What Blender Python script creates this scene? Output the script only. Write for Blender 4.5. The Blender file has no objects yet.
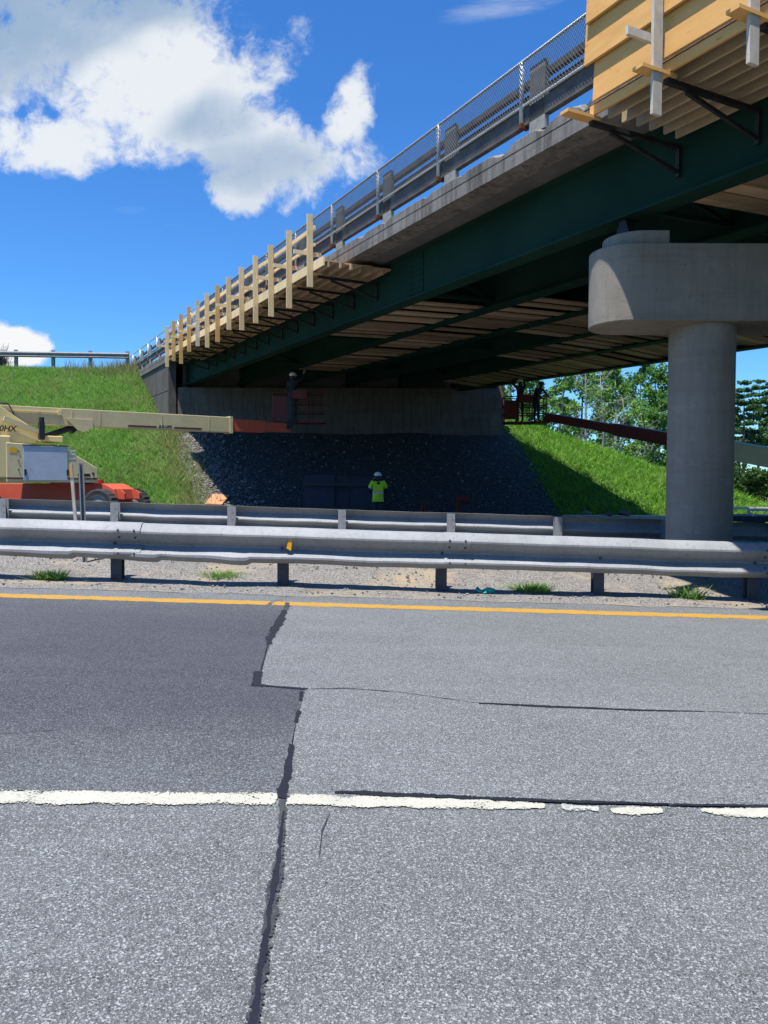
import bpy, bmesh, math, random
import numpy as np
from mathutils import Vector, Matrix, Euler, noise as mnoise

random.seed(7); rng = np.random.default_rng(7)
R = math.radians
scene = bpy.context.scene
col = scene.collection
W, H, F = 768, 1024, 769.0

# ------------------------------------------------------------------ camera
EYE = Vector((0, 0, 1.28))
ROT = Matrix.Rotation(R(90 - 1.9), 3, 'X') @ Matrix.Rotation(0.0035, 3, 'Z')
cd = bpy.data.cameras.new('camera'); cam = bpy.data.objects.new('camera', cd); col.objects.link(cam)
cam.matrix_world = Matrix.Translation(EYE) @ ROT.to_4x4()
cd.sensor_fit = 'VERTICAL'; cd.sensor_height = 36; cd.lens = 36 * F / H
cd.clip_start = .05; cd.clip_end = 3000
scene.camera = cam

def ray(px, py):
    return ROT @ Vector(((px - 384) / F, (512 - py) / F, -1))
def at(px, py, Y):
    r = ray(px, py); return EYE + r * (Y / r.y)
G = 0.030                                   # fall of the road to the right
def base(x): return -G * max(-60, min(60, x))
def gp(px, py):                             # road point seen at a pixel
    r = ray(px, py); t = -(EYE.z + G * EYE.x) / (r.z + G * r.x); return EYE + r * t

# ------------------------------------------------------------------ materials
class NT:
    def __init__(s, tree): s.t = tree; s.n = tree.nodes; s.l = tree.links
    def node(s, kind, **kw):
        nd = s.n.new(kind)
        for k, v in kw.items(): setattr(nd, k, v)
        return nd
    def put(s, sock, v):
        if isinstance(v, bpy.types.NodeSocket): s.l.new(v, sock)
        elif isinstance(v, (tuple, list)) and len(v) == 3 and sock.type == 'RGBA': sock.default_value = (*v, 1)
        else: sock.default_value = v
    def math(s, op, a, b=0.0, c=None, clamp=False):
        nd = s.node('ShaderNodeMath', operation=op, use_clamp=clamp)
        s.put(nd.inputs[0], a); s.put(nd.inputs[1], b)
        if c is not None: s.put(nd.inputs[2], c)
        return nd.outputs[0]
    def noise(s, vec, scale, detail=4, rough=.6, dist=0.0):
        nd = s.node('ShaderNodeTexNoise'); s.put(nd.inputs['Vector'], vec)
        nd.inputs['Scale'].default_value = scale; nd.inputs['Detail'].default_value = detail
        nd.inputs['Roughness'].default_value = rough; nd.inputs['Distortion'].default_value = dist
        return nd.outputs['Fac']
    def voro(s, vec, scale, feature='F1'):
        nd = s.node('ShaderNodeTexVoronoi', feature=feature); s.put(nd.inputs['Vector'], vec); nd.inputs['Scale'].default_value = scale
        return nd
    def mapr(s, v, a, b, c=0.0, d=1.0, smooth=False):
        nd = s.node('ShaderNodeMapRange', interpolation_type='SMOOTHSTEP' if smooth else 'LINEAR'); nd.clamp = True
        s.put(nd.inputs[0], v)
        for i, x in enumerate((a, b, c, d)): s.put(nd.inputs[1 + i], x)
        return nd.outputs[0]
    def mix(s, f, a, b, blend='MIX'):
        nd = s.node('ShaderNodeMix', data_type='RGBA', blend_type=blend); nd.clamp_factor = True
        s.put(nd.inputs[0], f); s.put(nd.inputs[6], a); s.put(nd.inputs[7], b); return nd.outputs[2]
    def coords(s, scale=(1, 1, 1)):
        tc = s.node('ShaderNodeTexCoord'); mp = s.node('ShaderNodeMapping'); mp.inputs['Scale'].default_value = scale
        s.l.new(tc.outputs['Object'], mp.inputs[0]); return mp.outputs[0]

MATS = {}
def mat(name, rough=.8, metal=0.0, spec=.3):
    m = bpy.data.materials.new(name); m.use_nodes = True
    t = NT(m.node_tree); b = m.node_tree.nodes['Principled BSDF']
    b.inputs['Roughness'].default_value = rough; b.inputs['Metallic'].default_value = metal
    b.inputs['Specular IOR Level'].default_value = spec
    MATS[name] = m
    return m, t, b
def bump(t, b, h, strength=.4, dist=.02):
    nd = t.node('ShaderNodeBump'); nd.inputs['Strength'].default_value = strength; nd.inputs['Distance'].default_value = dist
    t.put(nd.inputs['Height'], h); t.l.new(nd.outputs[0], b.inputs['Normal'])
def island(t): return t.node('ShaderNodeNewGeometry').outputs['Random Per Island']

def noisy(name, c1, c2, scale=3, rough=.8, metal=0, fine=None, stretch=(1, 1, 1), isl=0.0, bmp=0, spec=.3):
    """two tone weathered surface"""
    m, t, b = mat(name, rough, metal, spec)
    v = t.coords(stretch)
    c = t.mix(t.mapr(t.noise(v, scale, 6, .65), .35, .65), c1, c2)
    if fine:
        c = t.mix(t.mapr(t.noise(v, fine, 3), .3, .75, 0, .45), c, tuple(x * .55 for x in c1))
    if isl:
        k = t.mapr(island(t), 0, 1, 1 - isl, 1 + isl * .6)
        cc = t.node('ShaderNodeCombineXYZ'); [t.put(cc.inputs[i], k) for i in range(3)]
        c = t.mix(1.0, c, cc.outputs[0], 'MULTIPLY')
    t.put(b.inputs['Base Color'], c)
    if bmp: bump(t, b, t.noise(v, fine or scale * 8, 4), bmp, .02)
    return m

def asphalt(name, lo, hi, speck, stain=None):
    m, t, b = mat(name, .85, 0, .25)
    v = t.coords()
    vo = t.voro(v, 330); cell = vo.outputs['Color']
    sep = t.node('ShaderNodeSeparateColor'); t.l.new(cell, sep.inputs[0])
    vo2 = t.voro(v, 178); sep2 = t.node('ShaderNodeSeparateColor'); t.l.new(vo2.outputs['Color'], sep2.inputs[0])
    c = t.mix(t.mapr(t.noise(v, .9, 5, .65), .32, .68), lo, hi)
    c = t.mix(t.mapr(t.noise(t.coords((.25, 2.2, 1)), 1.1, 4), .45, .75, 0, .35), c, tuple(x * .72 for x in lo))
    c = t.mix(t.mapr(t.noise(t.coords((.35, 1.5, 1)), 1.7, 7, .7, .8), .5, .72, 0, .38), c, tuple(x * 1.5 for x in hi))
    c = t.mix(t.mapr(t.noise(v, 1.15, 7, .72, 1.0), .54, .70, 0, .38), c, tuple(x * .6 for x in lo))
    c = t.mix(t.mapr(t.noise(v, 11, 3, .5), .73, .77, 0, .55), c, tuple(x * .45 for x in lo))
    c = t.mix(t.mapr(sep.outputs[0], .05, .95, 0, .55), c, tuple(x * .35 for x in lo))
    c = t.mix(t.mapr(sep.outputs[1], .72, .97, 0, .65), c, speck)
    c = t.mix(t.mapr(sep2.outputs[0], .82, .97, 0, .6), c, tuple(x * 1.15 for x in speck))
    c = t.mix(t.mapr(sep2.outputs[2], .9, .98, 0, .8), c, tuple(x * .3 for x in lo))
    c = t.mix(t.mapr(t.noise(v, 2.6, 7, .75, .6), .63, .72, 0, .3), c, tuple(x * 1.25 for x in hi))
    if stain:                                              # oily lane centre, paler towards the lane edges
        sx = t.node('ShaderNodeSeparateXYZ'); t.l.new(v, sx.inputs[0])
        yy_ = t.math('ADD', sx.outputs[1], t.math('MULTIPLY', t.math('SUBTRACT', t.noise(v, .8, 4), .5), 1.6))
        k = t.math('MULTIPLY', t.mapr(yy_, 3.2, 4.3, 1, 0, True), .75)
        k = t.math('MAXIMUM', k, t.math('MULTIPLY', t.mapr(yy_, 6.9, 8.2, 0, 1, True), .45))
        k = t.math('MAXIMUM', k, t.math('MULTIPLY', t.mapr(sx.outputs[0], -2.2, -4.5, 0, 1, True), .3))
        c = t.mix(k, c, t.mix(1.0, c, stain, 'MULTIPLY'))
    t.put(b.inputs['Base Color'], c)
    h = t.math('ADD', vo.outputs['Distance'], t.math('MULTIPLY', vo2.outputs['Distance'], 1.3))
    bump(t, b, h, .5, .0025)
    return m
asphalt('asphalt', (.102, .109, .112), (.132, .140, .143), (.38, .40, .40))
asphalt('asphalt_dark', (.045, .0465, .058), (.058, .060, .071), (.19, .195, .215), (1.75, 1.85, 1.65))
asphalt('asphalt_new', (.108, .116, .120), (.140, .149, .153), (.39, .41, .41))

def gravel(name, lo, hi, scale, dirt=None):
    m, t, b = mat(name, .95, 0, .15)
    v = t.coords()
    vo = t.voro(v, scale); sep = t.node('ShaderNodeSeparateColor'); t.l.new(vo.outputs['Color'], sep.inputs[0])
    c = t.mix(sep.outputs[0], lo, hi)
    c = t.mix(t.mapr(vo.outputs['Distance'], .45, .8, 0, .8), c, tuple(x * .3 for x in lo))
    if dirt:
        c = t.mix(t.mapr(t.noise(v, .8, 6, .7, .4), .52, .64, 0, .8), c, dirt)
        c = t.mix(t.mapr(t.noise(v, 2.7, 6, .7, .4), .55, .68, 0, .5), c, tuple(x * .5 for x in lo))
    t.put(b.inputs['Base Color'], c)
    bump(t, b, t.math('SUBTRACT', 1.0, vo.outputs['Distance']), .8, .6 / scale)
    return m
gravel('median_gravel', (.16, .15, .135), (.33, .315, .295), 62, (.34, .27, .18))
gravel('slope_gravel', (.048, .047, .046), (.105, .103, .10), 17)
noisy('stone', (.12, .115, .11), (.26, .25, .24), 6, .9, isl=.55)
noisy('soil', (.055, .10, .022), (.09, .14, .035), 1.2, .95, fine=9)

def grass_mat(name, c1, c2, c3):
    m, t, b = mat(name, .7, 0, .2)
    v = t.coords()
    c = t.mix(t.mapr(t.noise(v, .45, 5, .65), .38, .62), c1, c2)
    c = t.mix(t.mapr(island(t), .80, 1, 0, .8), c, c3)
    c = t.mix(t.mapr(t.noise(v, .22, 4, .7, .5), .56, .68, 0, .45), c, c3)
    t.put(b.inputs['Base Color'], c)
    out = m.node_tree.nodes['Material Output']
    tr = t.node('ShaderNodeBsdfTranslucent'); t.put(tr.inputs[0], t.mix(.5, c, (c2[0] * 1.3, c2[1] * 1.4, c2[2])))
    mx = t.node('ShaderNodeMixShader'); mx.inputs[0].default_value = .3
    t.l.new(b.outputs[0], mx.inputs[1]); t.l.new(tr.outputs[0], mx.inputs[2]); t.l.new(mx.outputs[0], out.inputs[0])
    return m
grass_mat('grass', (.13, .275, .05), (.20, .375, .075), (.33, .37, .16))
grass_mat('grass_right', (.115, .285, .027), (.18, .37, .042), (.24, .37, .065))
grass_mat('dry_grass', (.25, .23, .10), (.36, .33, .17), (.14, .19, .05))
grass_mat('leaf_birch', (.10, .225, .045), (.165, .31, .065), (.21, .33, .10))
grass_mat('leaf_maple', (.065, .17, .034), (.115, .245, .048), (.15, .27, .07))
grass_mat('leaf_pine', (.045, .115, .042), (.08, .165, .058), (.10, .19, .07))
grass_mat('leaf_shrub', (.030, .075, .018), (.065, .125, .03), (.09, .14, .05))
noisy('bark_white', (.40, .38, .34), (.22, .20, .17), 2.5, .9, fine=9)
noisy('bark_grey', (.19, .16, .13), (.11, .09, .075), 3, .95)
noisy('twig', (.17, .14, .13), (.10, .08, .08), 3, .95)

def concrete(name, c1, c2, c3, streak=.4):
    m, t, b = mat(name, .9, 0, .2)
    v = t.coords(); vs = t.coords((2.2, 2.2, .22))
    c = t.mix(t.mapr(t.noise(v, .9, 6, .7), .35, .66), c1, c2)
    c = t.mix(t.mapr(t.noise(vs, 2.6, 6, .75, .3), .44, .64, 0, streak), c, c3)
    c = t.mix(t.mapr(t.noise(v, 26, 3, .6), .6, .75, 0, .35), c, c3)
    c = t.mix(t.mapr(t.noise(t.coords((.25, .25, 3.2)), 1.5, 5, .7), .5, .7, 0, .35), c, c3)
    c = t.mix(t.mapr(t.noise(v, 2.3, 7, .75, .6), .56, .66, 0, .4), c, tuple(x * 1.22 for x in c2))
    pits = t.voro(v, 7.5).outputs['Distance']
    c = t.mix(t.mapr(pits, .05, .085, .7, 0), c, tuple(x * .4 for x in c3))
    t.put(b.inputs['Base Color'], c)
    bump(t, b, t.noise(v, 30, 4), .25, .01)
    return m
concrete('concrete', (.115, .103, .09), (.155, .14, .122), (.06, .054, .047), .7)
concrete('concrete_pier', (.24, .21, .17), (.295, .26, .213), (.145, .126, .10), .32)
concrete('concrete_old', (.20, .18, .155), (.28, .255, .225), (.085, .075, .065), .9)
concrete('concrete_dark', (.13, .122, .112), (.17, .16, .15), (.08, .075, .07))
m, t, b = mat('girder_green', .75, 0, .12)
v = t.coords()
c = t.mix(t.mapr(t.noise(v, .7, 5), .4, .65), (.008, .036, .026), (.013, .048, .034))
c = t.mix(t.mapr(t.noise(v, 5, 6, .75), .66, .75, 0, .7), c, (.10, .055, .03))
t.put(b.inputs['Base Color'], c)
noisy('steel_black', (.022, .022, .024), (.05, .045, .045), 6, .55, .3)
noisy('rust', (.16, .05, .025), (.09, .035, .02), 8, .9)

def wood(name, c1, c2, knot, isl=.22, streak=(1, 1, 1)):
    m, t, b = mat(name, .75, 0, .25)
    tc = t.node('ShaderNodeTexCoord')
    mp = t.node('ShaderNodeMapping'); mp.inputs['Rotation'].default_value = (0, 0, R(-26.84)); mp.inputs['Scale'].default_value = streak
    t.l.new(tc.outputs['Object'], mp.inputs[0]); v = mp.outputs[0]
    rnd = island(t)
    off = t.node('ShaderNodeCombineXYZ'); t.put(off.inputs[0], t.math('MULTIPLY', rnd, 37.0)); t.put(off.inputs[1], t.math('MULTIPLY', rnd, 19.0)); t.put(off.inputs[2], t.math('MULTIPLY', rnd, 53.0))
    va = t.node('ShaderNodeVectorMath', operation='ADD'); t.l.new(v, va.inputs[0]); t.l.new(off.outputs[0], va.inputs[1]); v = va.outputs[0]
    c = t.mix(t.mapr(t.noise(v, 4, 5, .6, .6), .3, .7), c1, c2)
    c = t.mix(t.mapr(t.noise(v, 1.3, 4, .6, 1.2), .50, .70, 0, .45), c, tuple(x * .72 for x in c1))
    c = t.mix(t.mapr(t.noise(v, 17, 3, .5), .66, .74, 0, .55), c, knot)
    k = t.mapr(rnd, 0, 1, 1 - isl, 1 + isl * .5)
    cc = t.node('ShaderNodeCombineXYZ'); [t.put(cc.inputs[i], k) for i in range(3)]
    c = t.mix(1.0, c, cc.outputs[0], 'MULTIPLY')
    t.put(b.inputs['Base Color'], c)
    return m
wood('wood_fresh', (.80, .405, .115), (.86, .49, .17), (.42, .17, .04), .20, (1.0, .12, 1.6))
wood('wood_light', (.80, .575, .29), (.86, .67, .38), (.48, .28, .10), .22, (1.2, 1.2, .25))
wood('wood_orange', (.60, .36, .12), (.66, .43, .17), (.34, .17, .06), .15, (1.2, 1.2, .25))
wood('wood_weathered', (.56, .49, .39), (.70, .63, .52), (.08, .065, .055), .2, (2.6, 2.6, 1.3))
wood('wood_plank', (.46, .29, .165), (.60, .40, .24), (.20, .115, .06), .5, (.3, 1.2, 1))
wood('wood_joist', (.46, .33, .19), (.55, .41, .25), (.22, .14, .07), .2, (1, .12, 1.2))
noisy('red_stain', (.30, .025, .03), (.22, .02, .025), 5, .7)
m, t, b = mat('galvanised', .62, 0, .3)
v = t.coords()
c = t.mix(t.mapr(t.noise(v, 1.6, 6, .7), .35, .68), (.215, .222, .23), (.31, .318, .325))
c = t.mix(t.mapr(t.voro(v, 55).outputs['Distance'], .2, .75, 0, .22), c, (.40, .41, .42))
c = t.mix(t.mapr(t.noise(t.coords((9, 9, .9)), 2.4, 5, .7), .52, .68, 0, .45), c, (.15, .145, .14))
c = t.mix(t.mapr(t.noise(t.coords((.5, 1, 26)), 2.2, 6, .75), .60, .70, 0, .5), c, (.13, .13, .135))
c = t.mix(t.mapr(t.noise(v, 3.4, 7, .75, .5), .68, .76, 0, .6), c, (.20, .12, .075))
t.put(b.inputs['Base Color'], c); bump(t, b, t.noise(v, 28, 4), .1, .01)
noisy('galvanised_dull', (.20, .21, .225), (.27, .28, .295), 3, .6, .0, fine=30)
noisy('post_steel', (.045, .048, .062), (.075, .08, .095), 5, .75, 0)
noisy('rail_pipe', (.62, .63, .64), (.50, .51, .52), 5, .45, .3)
noisy('wire', (.05, .05, .052), (.09, .09, .092), 5, .7, 0)
noisy('plate_grey', (.26, .25, .225), (.40, .38, .34), 5, .8, fine=30)
noisy('rail_steel', (.075, .07, .068), (.13, .12, .11), 4, .8, 0)

def paint(name, c, dirt, amount=.35, scale=5, rough=.7, wear=None, holes=0):
    m, t, b = mat(name, rough, 0, .35)
    v = t.coords()
    cc = t.mix(t.mapr(t.noise(v, scale, 7, .7), .42, .72, 0, amount), c, dirt)
    cc = t.mix(t.mapr(t.noise(v, scale * 9, 4, .7), .58, .70, 0, amount * 1.2), cc, dirt)
    if wear: cc = t.mix(t.mapr(t.noise(v, 60, 4, .8), .56, .66, 0, .8), cc, wear)
    t.put(b.inputs['Base Color'], cc)
    if holes:
        a = t.math('ADD', t.noise(v, 85, 3, .7), t.math('MULTIPLY', t.math('SUBTRACT', t.noise(v, 7, 4, .6), .5), .8))
        e = t.node('ShaderNodeAttribute', attribute_name='edge').outputs['Fac']
        a = t.math('SUBTRACT', a, t.math('MULTIPLY', t.math('POWER', e, 3.0), .38))
        t.put(b.inputs['Alpha'], t.mapr(a, holes - .03, holes + .03, 0, 1))
    return m
paint('white_paint', (.45, .44, .36), (.29, .285, .25), .45, 3, wear=(.17, .175, .18), holes=.30)
paint('white_paint_worn', (.40, .40, .36), (.15, .15, .155), .8, 8, holes=.42)
paint('yellow_paint', (.42, .235, .035), (.30, .19, .06), .4, 3, wear=(.2, .15, .08), holes=.27)
paint('tar', (.012, .013, .019), (.024, .025, .031), .5, 7, .5, holes=.25)
paint('tar_grey', (.034, .036, .042), (.075, .08, .085), .8, 6, .7, holes=.36)
paint('scuff', (.14, .147, .155), (.10, .105, .115), .9, 9, .8, holes=.5)
paint('lift_cream', (.66, .55, .30), (.40, .31, .17), .4, 1.6, .5)
paint('lift_yellow', (.76, .60, .27), (.6, .45, .2), .2, 2, .5)
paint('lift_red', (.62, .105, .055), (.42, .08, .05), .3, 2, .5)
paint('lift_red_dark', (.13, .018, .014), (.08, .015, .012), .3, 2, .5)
paint('panel_grey', (.47, .52, .57), (.30, .33, .36), .55, 2.2, .5)
paint('rubber', (.035, .035, .037), (.09, .085, .08), .5, 5, .85)
paint('black_paint', (.018, .018, .022), (.05, .05, .05), .4, 5, .5)
paint('letter_black', (.02, .02, .02), (.03, .03, .03), .1, 5, .6)
paint('hi_vis', (.50, .80, .03), (.40, .66, .03), .3, 6, .75)
paint('reflective', (.62, .64, .60), (.5, .52, .5), .3, 6, .4)
paint('helmet_white', (.78, .78, .78), (.6, .6, .6), .2, 6, .35)
paint('trousers', (.035, .042, .06), (.06, .065, .08), .4, 6, .9)
paint('work_shirt', (.022, .025, .032), (.04, .043, .05), .4, 6, .9)
paint('skin', (.45, .27, .19), (.38, .22, .15), .3, 6, .6)
paint('hair', (.04, .028, .02), (.06, .04, .03), .3, 9, .8)
paint('amber', (.85, .40, .02), (.7, .3, .02), .2, 6, .35)
paint('teal', (.03, .42, .34), (.02, .3, .26), .3, 9, .6)
paint('tarp_dark', (.03, .032, .05), (.05, .052, .07), .5, 2, .7)
paint('plywood_orange', (.55, .25, .12), (.45, .20, .10), .3, 2, .8)
paint('cream_paint', (.72, .68, .58), (.5, .47, .4), .3, 3, .6)

# ------------------------------------------------------------------ object helpers
PM = {}                                                  # world matrix of every parent
def tag(o, label=None, cat=None, group=None, kind=None):
    if label: o['label'] = label
    if cat: o['category'] = cat
    if group: o['group'] = group
    if kind: o['kind'] = kind
    return o
def thing(name, label, cat, loc=(0, 0, 0), rz=0.0, group=None):
    o = bpy.data.objects.new(name, None); col.objects.link(o); o.empty_display_size = .3
    o.location = loc; o.rotation_euler = (0, 0, rz)
    PM[o.name] = Matrix.Translation(Vector(loc)) @ Matrix.Rotation(rz, 4, 'Z')
    return tag(o, label, cat, group)
def clone(root, delta, label=None, group=None, rz=None, sc=None):
    def cp(o, par):
        c = o.copy(); col.objects.link(c); c.parent = par
        if par is None:
            c.location = Vector(o.location) + Vector(delta)
            if rz is not None: c.rotation_euler = (0, 0, rz)
            if sc is not None: c.scale = sc
        for ch in list(o.children): cp(ch, c)
        return c
    r = cp(root, None)
    if label: r['label'] = label
    if group: r['group'] = group
    return r

class MB:
    def __init__(s): s.v = []; s.f = []; s.m = []
    def add(s, vs, fs, mi=0):
        n = len(s.v); s.v += [tuple(v) for v in vs]; s.f += [tuple(i + n for i in f) for f in fs]; s.m += [mi] * len(fs); return s
    def hexa(s, c, mi=0):                                  # 8 corners: bottom 4 ccw, top 4
        return s.add(c, [(3, 2, 1, 0), (4, 5, 6, 7), (0, 1, 5, 4), (1, 2, 6, 5), (2, 3, 7, 6), (3, 0, 4, 7)], mi)
    def box(s, x0, x1, y0, y1, z0, z1, fn=None, mi=0):
        c = [(x0, y0, z0), (x1, y0, z0), (x1, y1, z0), (x0, y1, z0), (x0, y0, z1), (x1, y0, z1), (x1, y1, z1), (x0, y1, z1)]
        if fn: c = [fn(*p) for p in c]
        return s.hexa(c, mi)
    def bar(s, p0, p1, w, h, up=(0, 0, 1), mi=0):
        p0 = Vector(p0); p1 = Vector(p1); d = (p1 - p0).normalized(); up = Vector(up)
        sd = d.cross(up)
        if sd.length < 1e-4: sd = d.cross(Vector((0, 1, 0)))
        sd.normalize(); u = sd.cross(d)
        a, b_ = sd * w / 2, u * h / 2
        c = [p0 - a - b_, p0 + a - b_, p1 + a - b_, p1 - a - b_, p0 - a + b_, p0 + a + b_, p1 + a + b_, p1 - a + b_]
        return s.hexa(c, mi)
    def tube(s, pts, r, n=8, cap=True, mi=0):
        pts = [Vector(p) for p in pts]; rs = r if isinstance(r, (list, tuple)) else [r] * len(pts)
        vs, fs = [], []
        ref = Vector((0, 0, 1))
        for i, p in enumerate(pts):
            d = (pts[min(i + 1, len(pts) - 1)] - pts[max(i - 1, 0)]).normalized()
            sd = d.cross(ref)
            if sd.length < .05: sd = d.cross(Vector((1, 0, 0)))
            sd.normalize(); u = sd.cross(d)
            for k in range(n):
                a = 2 * math.pi * k / n; vs.append(p + (sd * math.cos(a) + u * math.sin(a)) * rs[i])
        for i in range(len(pts) - 1):
            for k in range(n):
                k2 = (k + 1) % n; fs.append((i * n + k, i * n + k2, (i + 1) * n + k2, (i + 1) * n + k))
        if cap: fs.append(tuple(range(n - 1, -1, -1))); fs.append(tuple(range((len(pts) - 1) * n, len(pts) * n)))
        return s.add(vs, fs, mi)
    def prism(s, poly, d, mi=0):                           # extrude polygon (list of Vector) by d
        poly = [Vector(p) for p in poly]; n = len(poly); d = Vector(d)
        vs = poly + [p + d for p in poly]
        fs = [tuple(range(n - 1, -1, -1)), tuple(range(n, 2 * n))] + [(i, (i + 1) % n, (i + 1) % n + n, i + n) for i in range(n)]
        return s.add(vs, fs, mi)
    def sweep(s, prof, path, fn, closed=False, mi=0):      # profile points (a,b) at each path value -> fn(l,a,b)
        n = len(prof); vs = [fn(l, a, b) for l in path for a, b in prof]; fs = []
        for i in range(len(path) - 1):
            for k in range(n if closed else n - 1):
                k2 = (k + 1) % n; fs.append((i * n + k, i * n + k2, (i + 1) * n + k2, (i + 1) * n + k))
        if closed: fs += [tuple(range(n - 1, -1, -1)), tuple(range((len(path) - 1) * n, len(path) * n))]
        return s.add(vs, fs, mi)
    def build(s, name, mats, parent=None, smooth=False, bevel=0.0):
        me = bpy.data.meshes.new(name)
        pm = PM[parent.name] if parent is not None else Matrix()
        inv = pm.inverted()
        me.from_pydata([inv @ Vector(v) for v in s.v], [], s.f)
        for mm in (mats if isinstance(mats, (list, tuple)) else [mats]): me.materials.append(MATS[mm])
        me.polygons.foreach_set('material_index', s.m)
        bm = bmesh.new(); bm.from_mesh(me); bmesh.ops.recalc_face_normals(bm, faces=bm.faces); bm.to_mesh(me); bm.free()
        if smooth: me.shade_smooth()
        me.update()
        o = bpy.data.objects.new(name, me); col.objects.link(o)
        if parent is not None: o.parent = parent; PM[o.name] = pm
        else: PM[o.name] = Matrix()
        if bevel:
            bv = o.modifiers.new('bevel', 'BEVEL'); bv.width = bevel; bv.segments = 2; bv.limit_method = 'ANGLE'; bv.angle_limit = R(40)
        return o
def soup(name, verts, faces_n, mats, parent=None, midx=None):
    """big mesh from numpy: verts (N,3) in consecutive polygons of faces_n corners"""
    me = bpy.data.meshes.new(name); n = len(verts); k = n // faces_n
    if parent is not None:
        inv = np.array(PM[parent.name].inverted()); verts = verts @ inv[:3, :3].T + inv[:3, 3]
    me.vertices.add(n); me.vertices.foreach_set('co', verts.astype(np.float32).ravel())
    me.loops.add(n); me.loops.foreach_set('vertex_index', np.arange(n, dtype=np.int32))
    me.polygons.add(k); me.polygons.foreach_set('loop_start', np.arange(0, n, faces_n, dtype=np.int32))
    for mm in (mats if isinstance(mats, (list, tuple)) else [mats]): me.materials.append(MATS[mm])
    if midx is not None: me.polygons.foreach_set('material_index', midx.astype(np.int32))
    me.update(calc_edges=True); me.validate()
    o = bpy.data.objects.new(name, me); col.objects.link(o)
    if parent is not None: o.parent = parent; PM[o.name] = PM[parent.name]
    return o
def lettering(text, size, p, xdir, ydir, parent, material='letter_black', shear=.2, bold=.003):
    cu = bpy.data.curves.new('lettering', 'FONT'); cu.body = text; cu.size = size; cu.shear = shear; cu.extrude = .004; cu.offset = bold
    ob = bpy.data.objects.new('tmp', cu); col.objects.link(ob)
    dg = bpy.context.evaluated_depsgraph_get(); me = bpy.data.meshes.new_from_object(ob.evaluated_get(dg))
    bpy.data.objects.remove(ob)
    x = Vector(xdir).normalized(); y = Vector(ydir).normalized(); z = x.cross(y)
    M = Matrix((x, y, z)).transposed().to_4x4(); M.translation = Vector(p)
    me.transform(PM[parent.name].inverted() @ M); me.materials.clear(); me.materials.append(MATS[material])
    o = bpy.data.objects.new('lettering', me); col.objects.link(o); o.parent = parent; PM[o.name] = PM[parent.name]
    return o

# ------------------------------------------------------------------ terrain and roads
TH = R(1.6); ED = Vector((math.cos(TH), math.sin(TH), 0)); EN = Vector((-math.sin(TH), math.cos(TH), 0))
def RP(s, d, z=0.0):                                      # road frame: s along, d away from the camera
    p = ED * s + EN * d; return Vector((p.x, p.y, base(p.x) + z))
SL = .53; TOE = 29.0; TOPZ = 7.9
def terr(x, y):
    b0 = base(x)
    z = b0
    if y < -13: z = max(b0, min(7.5, (-13 - y) * .5))  # unseen bank behind the camera, added to block low sky light
    if y > TOE - 1:
        f = (y - TOE) * SL
        if x < -8 : f = min(f, TOPZ)
        else:
            edge = 5.9 - .506 * (y - 36)
            f = min(f, TOPZ if x < edge else (5.0 - (x - 5.5) * .46 if x > 5.5 else 5.0 + .8 * (5.5 - x)))
        z = max(b0, f)
    return z
def terr_n(x, y):
    return terr(x, y) + .10 * mnoise.noise((x * .35, y * .35, 0)) * min(1, max(0, y - TOE) / 3)
def hit(px, py, y0=24, y1=60):                              # terrain point seen at a pixel
    y = y0
    while y < y1:
        p = at(px, py, y)
        if p.z <= terr(p.x, p.y): return p
        y += .05
    return at(px, py, y1)

def grid(name, xs, ys, zf, material, smooth=True):
    nx, ny = len(xs), len(ys)
    vs = [(x, y, zf(x, y)) for y in ys for x in xs]
    fs = [(j * nx + i, j * nx + i + 1, (j + 1) * nx + i + 1, (j + 1) * nx + i) for j in range(ny - 1) for i in range(nx - 1)]
    mb = MB().add(vs, fs); o = mb.build(name, material, None, smooth); return tag(o, kind='structure')
xs = sorted(set([-900, -400, -200, -120, -80] + [x * .8 for x in range(-75, 76)] + [80, 120, 200, 400, 900]))
ys = sorted(set([-300, -100, -60, -40, -32, -28, -24, -20, -16, -13, -10, 0, 10, 20] + [24 + k * .6 for k in range(0, 60)] + [60, 70, 85, 100, 150, 250, 500, 1000]))
grid('ground', xs, ys, lambda x, y: terr_n(x, y) - .06, 'soil')

def sheet(name, s0, s1, d0, d1, material, z, ns=60):
    mb = MB(); ss = [s0 + (s1 - s0) * k / ns for k in range(ns + 1)]
    for i in range(ns):
        mb.add([RP(ss[i], d0, z), RP(ss[i + 1], d0, z), RP(ss[i + 1], d1, z), RP(ss[i], d1, z)], [(0, 1, 2, 3)])
    return tag(mb.build(name, material), kind='structure')
DW, DY, DR, DB = 3.09, 8.13, 9.35, 13.35                  # white line, yellow line, front rail, back rail
sheet('road', -60, 60, -12.5, DY + .95, 'asphalt', 0)
sheet('far_road', -60, 60, 15.2, 28.6, 'asphalt_dark', 0)
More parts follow.
